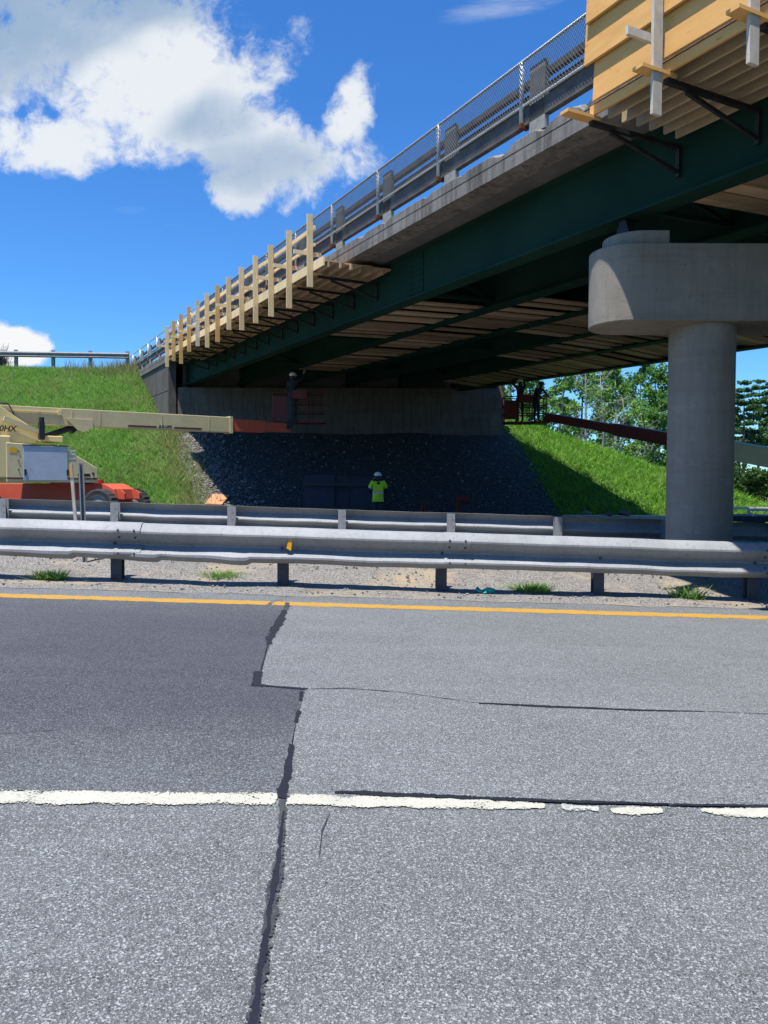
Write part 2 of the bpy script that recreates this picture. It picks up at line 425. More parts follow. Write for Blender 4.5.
# median of gravel with a gentle unevenness
mb = MB(); ns, nd = 400, 24
for j in range(nd + 1):
    for i in range(ns + 1):
        s = -20 + 40 * i / ns; d = DY + .62 + (15.6 - DY - .62) * j / nd
        e = max(0, min(1, (j / nd) * 8)) if j else 0
        zz = (.012 + .035 * mnoise.noise((s * .9, d * .9, 3)) + .012 * mnoise.noise((s * 5, d * 5, 1))) * e + (.003 + .006 * mnoise.noise((s * 2.5, 0, 8)) - .004 * (j == 0))
        zz += .17 * max(0, min(1, (d - DR - .1) / .9)) * max(0, min(1, (DB + .6 - d) / .6))
        if j == 0: d += .10 * mnoise.noise((s * 1.7, 0, 5)) + .05 * mnoise.noise((s * 7, 0, 5))
        mb.v.append(tuple(RP(s, d, zz + .004)))
mb.f = [(j * (ns + 1) + i, j * (ns + 1) + i + 1, (j + 1) * (ns + 1) + i + 1, (j + 1) * (ns + 1) + i) for j in range(nd) for i in range(ns)]
mb.m = [0] * len(mb.f)
tag(mb.build('median_strip', 'median_gravel', None, True), kind='structure')

def strip(name, pts, widths, material, z=.008, jag=.15, step=.02, parent=None):
    """band along ground polyline with ragged edges; pts world (x,y)"""
    P = [Vector((p[0], p[1], 0)) for p in pts]; out = []
    L = 0; seg = []
    for i in range(len(P) - 1):
        l = (P[i + 1] - P[i]).length; n = max(1, int(l / step))
        for k in range(n): f = k / n; seg.append((P[i].lerp(P[i + 1], f), widths[i] * (1 - f) + widths[i + 1] * f))
    seg.append((P[-1], widths[-1]))
    mb = MB(); sd = random.random() * 99; ed = []
    for i, (p, w) in enumerate(seg):
        d = (seg[min(i + 1, len(seg) - 1)][0] - seg[max(i - 1, 0)][0]).normalized(); n = Vector((-d.y, d.x, 0))
        for sgn in (-1, 0, 1):
            e = w / 2 * 1.12 * (1 + jag * 2 * (.9 * mnoise.noise((p.x * 5, p.y * 5, sd + sgn)) + .6 * mnoise.noise((p.x * 19, p.y * 19, sd + sgn)) + .3 * mnoise.noise((p.x * 80, p.y * 80, sd + sgn * 3))))
            q = p + n * sgn * max(.001, e); mb.v.append((q.x, q.y, base(q.x) + z)); ed.append(1.0 if sgn or i in (0, len(seg) - 1) else 0.0)
    for i in range(len(seg) - 1): mb.f += [(3 * i, 3 * i + 1, 3 * i + 4, 3 * i + 3), (3 * i + 1, 3 * i + 2, 3 * i + 5, 3 * i + 4)]
    mb.m = [0] * len(mb.f); o = mb.build(name, material)
    at_ = o.data.attributes.new('edge', 'FLOAT', 'POINT'); at_.data.foreach_set('value', ed)
    return tag(o, kind='structure')
def gxy(*pp): return [tuple(gp(*p)[:2]) for p in pp]

# darker paving panel left of the seam, lighter panel right of it
seam_top = gxy((287, 604), (272, 640), (260, 674), (253, 686), (306, 690), (298, 717), (291, 746), (282, 797))
def patch(name, outline, material, z):
    mb = MB().add([(x, y, base(x) + z) for x, y in outline], [tuple(range(len(outline)))])
    return tag(mb.build(name, material), kind='structure')
left_y = RP(-30, DY - .05); left_w = RP(-30, DW + .1)
patch('dark_paving', [tuple(left_w[:2])] + seam_top[::-1] + [tuple(left_y[:2])], 'asphalt_dark', .004)
r_y = RP(30, DY - .05); r_w = RP(30, DW + .1)
patch('light_paving', seam_top[::-1] + [(seam_top[0][0] + .001, seam_top[0][1])] + [tuple(r_y[:2]), tuple(r_w[:2])], 'asphalt_new', .004)
# painted lines
strip('yellow_line', [RP(-30, DY)[:2], RP(-.98, DY)[:2]], [.27, .27], 'yellow_paint', .006, .05, .03)
strip('yellow_line', [RP(-.95, DY)[:2], RP(30, DY)[:2]], [.27, .27], 'yellow_paint', .006, .05, .03)
wl = gxy((-700, 783), (0, 798), (278, 800))
strip('white_line', wl, [.125] * 3, 'white_paint', .0062, .10, .012)
strip('white_line', gxy((287, 800.5), (420, 804), (520, 806.5), (546, 807)), [.115, .105, .085, .05], 'white_paint', .0062, .14, .012)
strip('white_line', gxy((560, 808), (600, 809.5)), [.075, .06], 'white_paint_worn', .0062, .5, .012)
strip('white_line', gxy((610, 810.6), (632, 811.2), (664, 812)), [.05, .085, .05], 'white_paint', .0062, .4, .012)
strip('white_line', gxy((700, 811.5), (728, 813), (768, 814), (1500, 836)), [.05, .09, .1, .1], 'white_paint', .0062, .2, .012)
# tar in the seam and the cracks
T = 'tar_seal'
strip(T, gxy((288, 603), (285, 611)), [.05, .06], 'tar_grey', .008, .4)
strip(T, gxy((285, 611), (276, 628), (268, 645)), [.06, .085, .05], 'tar', .0072, .4)
strip(T, gxy((268, 645), (261, 672)), [.014, .012], 'tar', .0072, .5)
strip(T, gxy((258, 672), (256, 686)), [.055, .055], 'tar', .0072, .1)
strip(T, gxy((253, 685.5), (280, 688), (308, 690)), [.06, .035, .04], 'tar', .0078, .3)
strip(T, gxy((302, 692), (300.5, 702)), [.025, .025], 'tar', .0072, .4)
strip(T, gxy((299, 711), (296, 724)), [.026, .028], 'tar', .0072, .3)
strip(T, gxy((296, 724), (292, 745)), [.006, .008], 'tar', .0072, .5)
strip(T, gxy((292, 745), (288, 768), (283, 792), (282, 800)), [.022, .036, .04, .03], 'tar', .0072, .35)
strip(T, gxy((282, 800), (283, 812), (280, 850), (273, 900), (264, 950), (256, 1000), (248, 1060), (230, 1300)), [.03, .03, .034, .04, .042, .046, .05, .06], 'tar_grey', .0072, .35, .01)
strip(T, gxy((284, 812), (279, 860), (270, 915), (258, 985), (247, 1060)), [.012, .014, .018, .02, .02], 'tar', .0085, .6, .01)
strip(T, gxy((308, 690), (345, 689), (400, 693), (478, 704)), [.012, .026, .012, .010], 'tar_grey', .0072, .5)
strip(T, gxy((478, 704), (560, 708), (640, 711), (706, 712.5)), [.03, .036, .03, .015], 'tar', .0072, .35)
strip(T, gxy((706, 712.5), (800, 716), (1200, 730)), [.012, .014, .012], 'tar_grey', .0072, .5)
strip(T, gxy((334, 793.5), (372, 795), (440, 798.5), (520, 801.5), (560, 803), (640, 805), (700, 806.5), (790, 809), (1500, 830)), [.02, .045, .042, .03, .026, .024, .02, .03, .03], 'tar', .0085, .35, .012)
strip(T, gxy((330, 813), (322, 832), (319, 858)), [.004, .005, .002], 'tar_grey', .0072, .6, .01)
strip(T, gxy((0, 735), (60, 731)), [.003, .006], 'tar', .0072, .6)
strip('tyre_scuff', gxy((33, 870), (52, 852), (70, 842)), [.004, .010, .003], 'scuff', .0015, .5, .01)
strip('tyre_scuff', gxy((40, 842), (58, 812)), [.003, .006], 'scuff', .0015, .5, .01)

# ------------------------------------------------------------------ bridge frame
d_ = ray(-5, 458); DIR = d_ / d_.y
PHI = math.atan2(-DIR.x, 1.0); UH = Vector((-math.sin(PHI), math.cos(PHI), 0)); PQ = Vector((math.cos(PHI), math.sin(PHI), 0))
SLP = DIR.z / math.hypot(DIR.x, 1.0)
def BP(l, q, h): return EYE + UH * l + PQ * q + Vector((0, 0, h + SLP * l))
def BV(dl): return UH * dl + Vector((0, 0, SLP * dl))
gq = [8.03, 10.26, 12.49, 14.72, 16.95, 19.18]
gh = [3.591, 3.68, 3.736, 3.73, 3.666, 3.50]
L0, L1 = -22.0, 0
def l_at_Y(Y, q):                                          # l where the plane y=Y crosses the line q
    return (Y - q * PQ.y) / UH.y
YA = 36.0                                                  # abutment face
bridge = thing('overpass_bridge', 'steel girder overpass with grey concrete deck edge crossing above the road', 'bridge', BP(12, 13, 4) )
DQ0, DQ1 = 7.18, 20.55
def l_end(q): return l_at_Y(YA + .75, q)
# deck slab with kerbs (skewed at the far end)
mb = MB()
cross = [(DQ0 + .012, 4.615), (8.0, 4.625)] + [(q + .17, h + 1.03) for q, h in zip(gq[1:5], gh[1:5])] + [(19.6, 4.56), (DQ1 - .012, 4.55), (DQ1 - .012, 4.84), (13.8, 5.06), (DQ0 + .012, 4.86)]
def deckpt(far):
    return lambda l, q, h: BP(l_end(q) + (9.5 if far == 2 else 0) if far else L0, q, h)
n = len(cross)
vs = [BP(L0, q, h) for q, h in cross] + [BP(l_end(q) + 10.0, q, h) for q, h in cross]
mb.add(vs, [tuple(range(n - 1, -1, -1)), tuple(range(n, 2 * n))] + [(i, (i + 1) % n, (i + 1) % n + n, i + n) for i in range(n)])
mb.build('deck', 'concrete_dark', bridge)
# kerb / fascia with a groove and spalled upper edge
def kerb(q0, q1, hs, sign):
    mb = MB(); ls = [L0 + k * .12 for k in range(int((l_end(q0) + 10 - L0) / .12) + 1)]
    top = hs[2]
    def prof(l):
        n1 = mnoise.noise((l * .55, 1.0 * sign, 4)); n2 = mnoise.noise((l * 3.1, 7, 2))
        chip = max(0, n1 - .4) * .5 * (1 + n2 * 1.6); chip = min(.12, max(0, chip))
        for cl, cw, cdp in ((10.15, .55, .13), (9.1, .35, .10), (8.25, .28, .16), (12.5, .3, .06), (14.2, .35, .07), (15.3, .4, .09), (11.3, .2, .05)):
            if sign > 0: chip = max(chip, cdp * max(0, 1 - ((l - cl) / cw * 2) ** 2) * (.75 + .5 * n2))
        return [(q1, hs[0]), (q0, hs[0]), (q0, hs[1] - .012), (q0 + sign * .022, hs[1] - .008), (q0 + sign * .022, hs[1] + .008),
                (q0, hs[1] + .012), (q0 + sign * .0, top - .01 - chip), (q0 + sign * (.01 + chip * .8), top - chip * .6), (q0 + sign * (.02 + chip * 1.4), top), (q1, top)]
    n = 10; vs = []; fs = []
    for l in ls: vs += [BP(l, q, h) for q, h in prof(l)]
    for i in range(len(ls) - 1): fs += [(i * n + k, i * n + (k + 1) % n, (i + 1) * n + (k + 1) % n, (i + 1) * n + k) for k in range(n)]
    fs += [tuple(range(n)), tuple(range((len(ls) - 1) * n, len(ls) * n))]
    mb.add(vs, fs); return mb.build('kerb', 'concrete_old', bridge)
kerb(7.18, 7.62, (4.61, 4.82, 4.99), 1)
kerb(DQ1, DQ1 - .44, (4.545, 4.75, 4.93), -1)
# rust stains run from the railing feet; girders
for i, (q, h) in enumerate(zip(gq, gh)):
    le = l_end(q) - .15; mb = MB()
    mb.box(L0, le, q, q + .36, h, h + .032, BP)
    mb.box(L0, le, q + .02, q + .34, h + 1.0, h + 1.028, BP)
    mb.box(L0, le, q + .172, q + .188, h + .032, h + 1.0, BP)
    g = mb.build('girder', 'girder_green', bridge)
    l = L0 + .7; st = None
    while l < le:
        if st is None: st = MB().box(l, l + .014, q + .19, q + .33, h + .033, h + .999, BP).build('stiffener', 'girder_green', g); ls0 = l
        else: o_ = st.copy(); col.objects.link(o_); o_.parent = g; o_.location = BV(l - ls0)
        l += 3.66
    MB().box(le - .35, le - .33, q + .03, q + .171, h + .033, h + .999, BP).build('stiffener', 'girder_green', g)
    bl = l_at_Y(11.2, q)
    for la_, lb_, hb in ((bl - .13, bl + .13, .2), (le - .4, le - .14, .12)):
        MB().prism([BP(la_ + .0, q + .1, h - hb), BP(lb_ - .0, q + .1, h - hb), BP(lb_ - .07, q + .1, h - .002), BP(la_ + .07, q + .1, h - .002)], PQ * .16).build('bearing', 'steel_black', bridge)
for l in (2.0, 8.5, 15.0, 21.5, 28.0):                     # cross frames between girders
    for i in range(5):
        q0, q1 = gq[i] + .19, gq[i + 1] + .17; h0, h1 = gh[i], gh[i + 1]
        mb = MB(); a = .6 * i
        mb.bar(BP(l + 0, q0, h0 + .2), BP(l, q1, h1 + .2), .08, .08); mb.bar(BP(l, q0, h0 + .25), BP(l, q1, h1 + .9), .06, .06); mb.bar(BP(l + .07, q0, h0 + .9), BP(l + .07, q1, h1 + .25), .06, .06)
        mb.build('cross_frame', 'girder_green', bridge)
mb = MB()
mb.bar(BP(10.5, DQ1 - .6, 4.5), BP(10.5, DQ1 - .6, 4.0), .12, .12)
mb.tube([BP(12.2, 20.2, 4.55), BP(12.2, 20.2, 3.2)], .06)
mb.build('drain_pipe', 'rust', bridge)

for l in (14.7, 2.6):
    o_ = MB().box(l - .3, l + .3, gq[0] + .155, gq[0] + .1705, gh[0] + .06, gh[0] + .96, BP).build('splice_plate', 'girder_green', bridge)
    for a in (-.22, -.12, .12, .22):
        for k in range(7): MB().tube([BP(l + a, gq[0] + .138, gh[0] + .12 + k * .125), BP(l + a, gq[0] + .154, gh[0] + .12 + k * .125)], .016, 6).build('bolt', 'girder_green', o_)
# pier ---------------------------------------------------------------
pier = thing('bridge_pier', 'grey concrete pier with round column and round ended cap beam', 'pier', (4.65, 11.2, base(4.65)))
ZB, ZT = 1.28 + 2.30, 1.28 + 3.36
def capshape(xc, r, x1, z0, z1, yc=11.2, n=20):
    pts = [(x1, yc - r), ] + [(xc - r * math.sin(a), yc - r * math.cos(a)) for a in [math.pi * k / n for k in range(n + 1)]] + [(x1, yc + r)]
    return MB().prism([(x, y, z0) for x, y in pts], (0, 0, z1 - z0))
def autosmooth(o, a=35):
    me = o.data; bm = bmesh.new(); bm.from_mesh(me)
    for f in bm.faces: f.smooth = True
    for e in bm.edges:
        e.smooth = not (len(e.link_faces) != 2 or e.calc_face_angle(0) > R(a))
    bm.to_mesh(me); bm.free()
autosmooth(capshape(3.49, .53, 17.2, ZB, ZT).build('cap_beam', 'concrete_pier', pier, bevel=.015))
autosmooth(capshape(3.62, .47, 3.93, ZT - .01, ZT + .19).build('pedestal', 'concrete_pier', pier, bevel=.01))
for x in (6.4, 9.0, 11.6, 14.2):
    MB().box(x - .35, x + .35, 10.75, 11.65, ZT - .01, ZT + .26).build('pedestal', 'concrete_pier', pier)
for x in (4.59, 10.2, 15.7):
    mb = MB(); r = .455
    mb.tube([(x, 11.2, base(x) - .3), (x, 11.2, ZB + .01)], r, 48)
    autosmooth(mb.build('column', 'concrete_pier', pier))

# abutment -------------------------------------------------------------
abut = thing('bridge_abutment', 'concrete abutment wall with wing wall under the far bridge end', 'abutment', (-2, YA, 3))
XL, XR = -9.9, 5.25
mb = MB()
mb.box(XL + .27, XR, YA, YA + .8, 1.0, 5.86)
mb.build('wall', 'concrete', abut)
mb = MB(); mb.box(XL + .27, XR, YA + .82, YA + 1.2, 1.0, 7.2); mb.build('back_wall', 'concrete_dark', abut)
# wing wall follows the deck edge
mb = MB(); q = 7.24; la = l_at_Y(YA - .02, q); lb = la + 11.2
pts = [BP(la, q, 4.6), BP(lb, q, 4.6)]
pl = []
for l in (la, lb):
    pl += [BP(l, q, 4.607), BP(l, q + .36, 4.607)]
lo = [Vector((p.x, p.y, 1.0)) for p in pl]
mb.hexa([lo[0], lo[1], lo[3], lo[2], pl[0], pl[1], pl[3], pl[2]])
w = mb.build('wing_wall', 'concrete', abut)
mb = MB()
for hh in (3.3,):
    mb.hexa([BP(la, q - .012, hh), BP(lb, q - .012, hh), BP(lb, q, hh), BP(la, q, hh), BP(la, q - .012, hh + .03), BP(lb, q - .012, hh + .03), BP(lb, q, hh + .03), BP(la, q, hh + .03)])
mb.build('joint_line', 'concrete_dark', w)
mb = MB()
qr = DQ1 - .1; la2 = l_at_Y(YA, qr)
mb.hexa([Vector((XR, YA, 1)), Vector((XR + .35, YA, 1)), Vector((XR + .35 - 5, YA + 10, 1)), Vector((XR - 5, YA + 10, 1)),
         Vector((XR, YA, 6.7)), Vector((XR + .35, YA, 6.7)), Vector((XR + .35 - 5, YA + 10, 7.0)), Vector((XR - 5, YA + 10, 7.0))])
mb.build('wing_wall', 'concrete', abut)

# bridge railing --------------------------------------------------------
def railing(q, dh, lo, hi, label, sign, mesh_from, mesh_to):
    rl = thing('bridge_railing', label, 'railing', BP(lo, q, 4.99 + dh))
    P = 2.46
    def rail(name, h0, h1, w, m, qq=0.0, tube=False):
        mb = MB()
        if tube: mb.tube([BP(lo, q + qq, h0 + dh), BP(hi, q + qq, h0 + dh)], w, 8)
        else: mb.box(lo, hi, q + qq - w / 2, q + qq + w / 2, h0 + dh, h1 + dh, BP)
        return mb.build(name, m, rl, tube)
    rail('top_tube', 6.13, 0, .024, 'rail_pipe', -.10 * sign, True)
    rail('bottom_tube', 5.465, 0, .02, 'rail_pipe', -.10 * sign, True)
    rail('rail', 5.79, 5.89, .09, 'rail_steel', .06 * sign)
    rail('rail', 5.55, 5.66, .09, 'rail_steel', .06 * sign)
    rail('lower_rail', 5.18, 5.43, .10, 'rail_steel', -.02 * sign)
    first = None; l = lo + .3
    k = 0
    while l < hi:
        if first is None:
            m1 = MB(); m1.tube([BP(l, q - .10 * sign, 5.2 + dh), BP(l, q - .10 * sign, 6.13 + dh)], .036, 8)
            a = m1.build('post', 'rail_pipe', rl, True)
            m2 = MB(); m2.box(l - .52, l - .16, q - .07 * sign, q + .008 * sign, 4.985 + dh, 5.98 + dh, BP)
            b_ = m2.build('post_plate', 'plate_grey', rl)
            m3 = MB(); m3.box(l - .035, l + .035, q - .14 * sign, q + .02 * sign, 5.14 + dh, 5.21 + dh, BP)
            c_ = m3.build('clamp', 'rust', rl); first = (l, a, b_, c_)
        else:
            for o in first[1:]:
                o2 = o.copy(); col.objects.link(o2); o2.parent = rl; o2.location = BV(l - first[0])
        l += P
    if mesh_to > mesh_from:
        ls = []; pitch = .062; hb, ht = 5.465 + dh, 6.13 + dh; hh = ht - hb; r = .004; qm = q - .135 * sign
        vv = []
        s = mesh_from - hh
        while s < mesh_to:
            for dr in (1, -1):
                a0, a1 = (s, hb), (s + hh * .8, ht)
                if dr < 0: a0, a1 = (s, ht), (s + hh * .8, hb)
                if a0[0] < mesh_from: continue
                A = np.array(BP(a0[0], qm, a0[1])); B = np.array(BP(a1[0], qm, a1[1]))
                n1 = np.array(PQ) * r; n2 = np.array((0, 0, r)) + np.array(UH) * r * (-dr)
                for (u, w_) in ((n1, n2), (n2, -n1), (-n1, -n2), (-n2, n1)):
                    vv += [A + u, A + w_, B + w_, B + u]
            s += pitch
        soup('chain_link_mesh', np.array(vv), 4, 'wire', rl)
    return rl
railing(7.31, 0, 2.0, l_at_Y(46, 7.31), 'grey bridge railing with chain link mesh along the deck edge facing the road', 1, 2.0, 30.0)
railing(DQ1 - .15, -.05, -8, l_at_Y(44, DQ1), 'steel bridge railing along the hidden far edge of the deck', -1, 0, 0)

# ------------------------------------------------------------------ timber on brackets
QW = gq[0] + .168
def bracket(l, label, led=6.24):
    o = thing('formwork_bracket', label, 'bracket', BP(l, QW, 4.2), 0, 'black steel brackets under the edge timber')
    MB().box(l - .035, l + .035, 6.66, QW - .002, 4.262, 4.315, BP).build('top_bar', 'steel_black', o)
    m1 = MB(); m1.bar(BP(l, 6.98, 4.24), BP(l, QW - .03, 3.96), .04, .045); m1.build('strut', 'steel_black', o)
    MB().box(l - .03, l + .03, QW - .045, QW - .003, 3.9, 4.26, BP).build('upright', 'steel_black', o)
    m2 = MB(); m2.box(l - .075, l + .075, led, 6.75, 4.318, 4.356, BP); m2.build('timber_ledger', 'wood_fresh', o)
    return o
near_l = [7.52, 6.32, 5.12, 3.9, 2.7, 1.5, .3]
far_l = [16.6 + 1.36 * k for k in range(13)]
names_near = ['bracket at the left end of the solid timber form, first under its underside', 'bracket below the first weathered stud of the solid timber form', 'bracket below the second weathered stud of the solid timber form'] + ['bracket under the solid timber form beyond the right picture edge'] * 4
pb = bracket(near_l[0], 'black steel ' + names_near[0])
for l, nm in zip(near_l[1:], names_near[1:]): clone(pb, BV(l - near_l[0]), 'black steel ' + nm)
ordn = ['first', 'second', 'third', 'fourth', 'fifth', 'sixth', 'seventh', 'eighth', 'ninth', 'tenth', 'eleventh', 'twelfth', 'farthest']
pf = bracket(far_l[0], 'black steel bracket under the slatted work platform, first from its near end', 6.55)
for k, l in list(enumerate(far_l))[1:]:
    clone(pf, BV(l - far_l[0]), 'black steel bracket under the slatted work platform, %s from its near end' % ordn[k])

# solid form at upper right
form = thing('timber_formwork', 'tall solid wall of fresh orange planks at the upper right deck edge', 'formwork', BP(7.4, 6.7, 4.36))
FL0, FL1 = -6.0, 7.6
hh = 4.50; k = 0
for hb, ht, out, le in [(4.505, 5.03, .0, 7.43), (4.97, 5.50, .036, 7.55), (5.44, 5.97, .072, 7.49)]:
    mb = MB(); m_ = -0.55
    seams = [le, le - 5.2, le - 9.8, FL0]
    for a, b_ in zip(seams[:-1], seams[1:]):
        mb.hexa([BP(b_ + .006, 6.63 - out - .03, hb), BP(a, 6.63 - out - .03, hb), BP(a, 6.63 - out + .01, hb), BP(b_ + .006, 6.63 - out + .01, hb),
                 BP(b_ + .006, 6.66 - out - .03, ht), BP(a, 6.66 - out - .03, ht), BP(a, 6.66 - out + .01, ht), BP(b_ + .006, 6.66 - out + .01, ht)])
    mb.build('plank', 'wood_fresh', form, bevel=.004)
MB().box(FL0, 7.46, 6.66, 6.70, 4.478, 4.503, BP).build('red_strip', 'red_stain', form)
MB().box(FL0, 7.52, 6.64, 6.68, 4.358, 4.477, BP).build('bearer', 'wood_fresh', form, bevel=.004)
for i in range(6):
    q = 6.86 + i * .235
    MB().box(FL0, 7.44 + .05 * math.sin(i * 3.1), q, q + .04, 4.358, 4.505, BP).build('joist', 'wood_joist', form)
MB().box(FL0, 7.34, 6.72, 8.1, 4.507, 4.525, BP).build('plywood_deck', 'wood_joist', form)
for l in near_l[1:]:
    MB().box(l - .06, l - .02, 6.41, 6.545, 3.86, 6.15, BP).build('stud', 'wood_weathered', form, bevel=.003)
    MB().box(l - .018, l + .022, 6.08, 6.56, 4.64, 4.73, BP).build('waler_end', 'wood_weathered', form)

# far platform with guard posts
plat = thing('work_platform', 'timber work platform with pale guard posts along the far half of the deck edge', 'scaffold', BP(16, 6.5, 4.36))
PL0, PL1 = 15.9, far_l[-1] + .5
for i in range(6):
    q = 6.62 + i * .27
    MB().box(PL0 + .06 * math.sin(i * 5), PL1, q, q + .04, 4.358, 4.47, BP).build('joist', 'wood_plank', plat)
mb = MB(); l = PL0
q = 6.56
while q < 8.1:
    mb.box(PL0 - .03 + .1 * random.random(), PL1 + .2 * random.random(), q, q + .225, 4.472, 4.51, BP); q += .235
mb.build('deck_boards', 'wood_plank', plat)
for hb, ht, nm, l_a in [(5.32, 5.42, 'guard_rail', far_l[0] - .1), (4.93, 5.03, 'guard_rail', far_l[0] - .1), (4.375, 4.60, 'toe_board', PL0 + .05)]:
    mb = MB(); a = l_a
    while a < PL1:
        b_ = min(PL1, a + 3.7); mb.box(a, b_ - .01, 6.532, 6.57, hb + random.uniform(-.02, .02), ht + random.uniform(-.02, .02), BP); a = b_
    mb.build(nm, 'wood_light', plat)
pm = ['wood_light'] * 13; pm[6] = 'wood_orange'; pm[4] = 'wood_light'; pm[8] = 'wood_weathered'; pm[9] = 'wood_orange'; pm[10] = 'wood_orange'; pm[11] = 'wood_orange'
tops = [5.66, 5.66, 5.64, 5.67, 5.66, 5.65, 5.68, 5.67, 5.70, 5.70, 5.66, 5.62, 5.60]
bots = [4.02, 3.78, 3.80, 3.84, 3.84, 4.05, 3.86, 3.86, 4.08, 4.05, 3.76, 4.02, 3.92]
for k, l in enumerate(far_l):
    j = random.uniform(-.03, .03); ln = random.uniform(-.02, .0)
    z0_, z1_ = bots[k], tops[k]
    MB().hexa([BP(l - .02 + j, 6.39, z0_), BP(l + .02 + j, 6.39, z0_), BP(l + .02 + j, 6.53, z0_), BP(l - .02 + j, 6.53, z0_),
               BP(l - .02 + j, 6.39 + ln, z1_), BP(l + .02 + j, 6.39 + ln, z1_), BP(l + .02 + j, 6.53 + ln, z1_), BP(l - .02 + j, 6.53 + ln, z1_)]).build('guard_post', pm[k], plat, bevel=.003)
    MB().box(l + .025 + j, l + .065 + j, 6.08, 6.75, 4.74, 4.83, BP).build('outrigger', 'wood_light', plat)

# planks lying on the bottom flanges (shielding) ---------------------------
def shield(i, la, lb, label):
    q0, q1 = gq[i] + .21, gq[i + 1] + .15; h0, h1 = gh[i] + .034, gh[i + 1] + .034
    mb = MB(); l = la
    while l < lb:
        w = random.uniform(.235, .275); dz = random.choice((0, 0, .045, .05, .095)) ; e = random.uniform(-.04, .02); j = random.uniform(-.012, .012)
        f = lambda ll, qq: BP(ll + j, qq, h0 + (h1 - h0) * (qq - q0) / (q1 - q0))
        a, b_ = q0 + e * .2, q1 - random.uniform(0, .12)
        pts = [f(l, a), f(l + w, a), f(l + w, b_), f(l, b_)]; z0 = Vector((0, 0, dz)); z1 = Vector((0, 0, dz + .038))
        mb.hexa([p + z0 for p in pts] + [p + z1 for p in pts]); l += w + random.choice((.012, .03, .06, .03, .16))
    o = mb.build('plank_shielding', 'wood_plank')
    tag(o, label, 'planking', 'timber planking between bridge girders')
def lt(t, q): return 1.1206 * t - .4515 * q / .892
shield(0, lt(17.9, 9.3), lt(22.3, 9.3), 'short brown plank panel between the outer green girder and its neighbour, behind the pier')
shield(1, lt(17.6, 11.4), lt(31.8, 11.4), 'long brown plank panel second in from the outer green girder')
shield(2, lt(16.5, 13.6), lt(22.2, 13.6), 'brown plank panel in the middle bay ending left of the pier cap')
shield(3, lt(15.0, 15.8), lt(26.6, 15.8), 'brown plank panel fourth in from the outer green girder, beside the outermost panel')
shield(4, lt(8, 18), lt(33.8, 18), 'longest brown plank panel along the bridge edge in front of the trees')
shield(0, lt(-2, 9.3), lt(11.0, 9.3), 'brown plank panel above the pier cap at the right picture edge')
shield(1, lt(-2, 11.4), lt(10.2, 11.4), 'brown plank panel beyond the pier cap past the right picture edge')

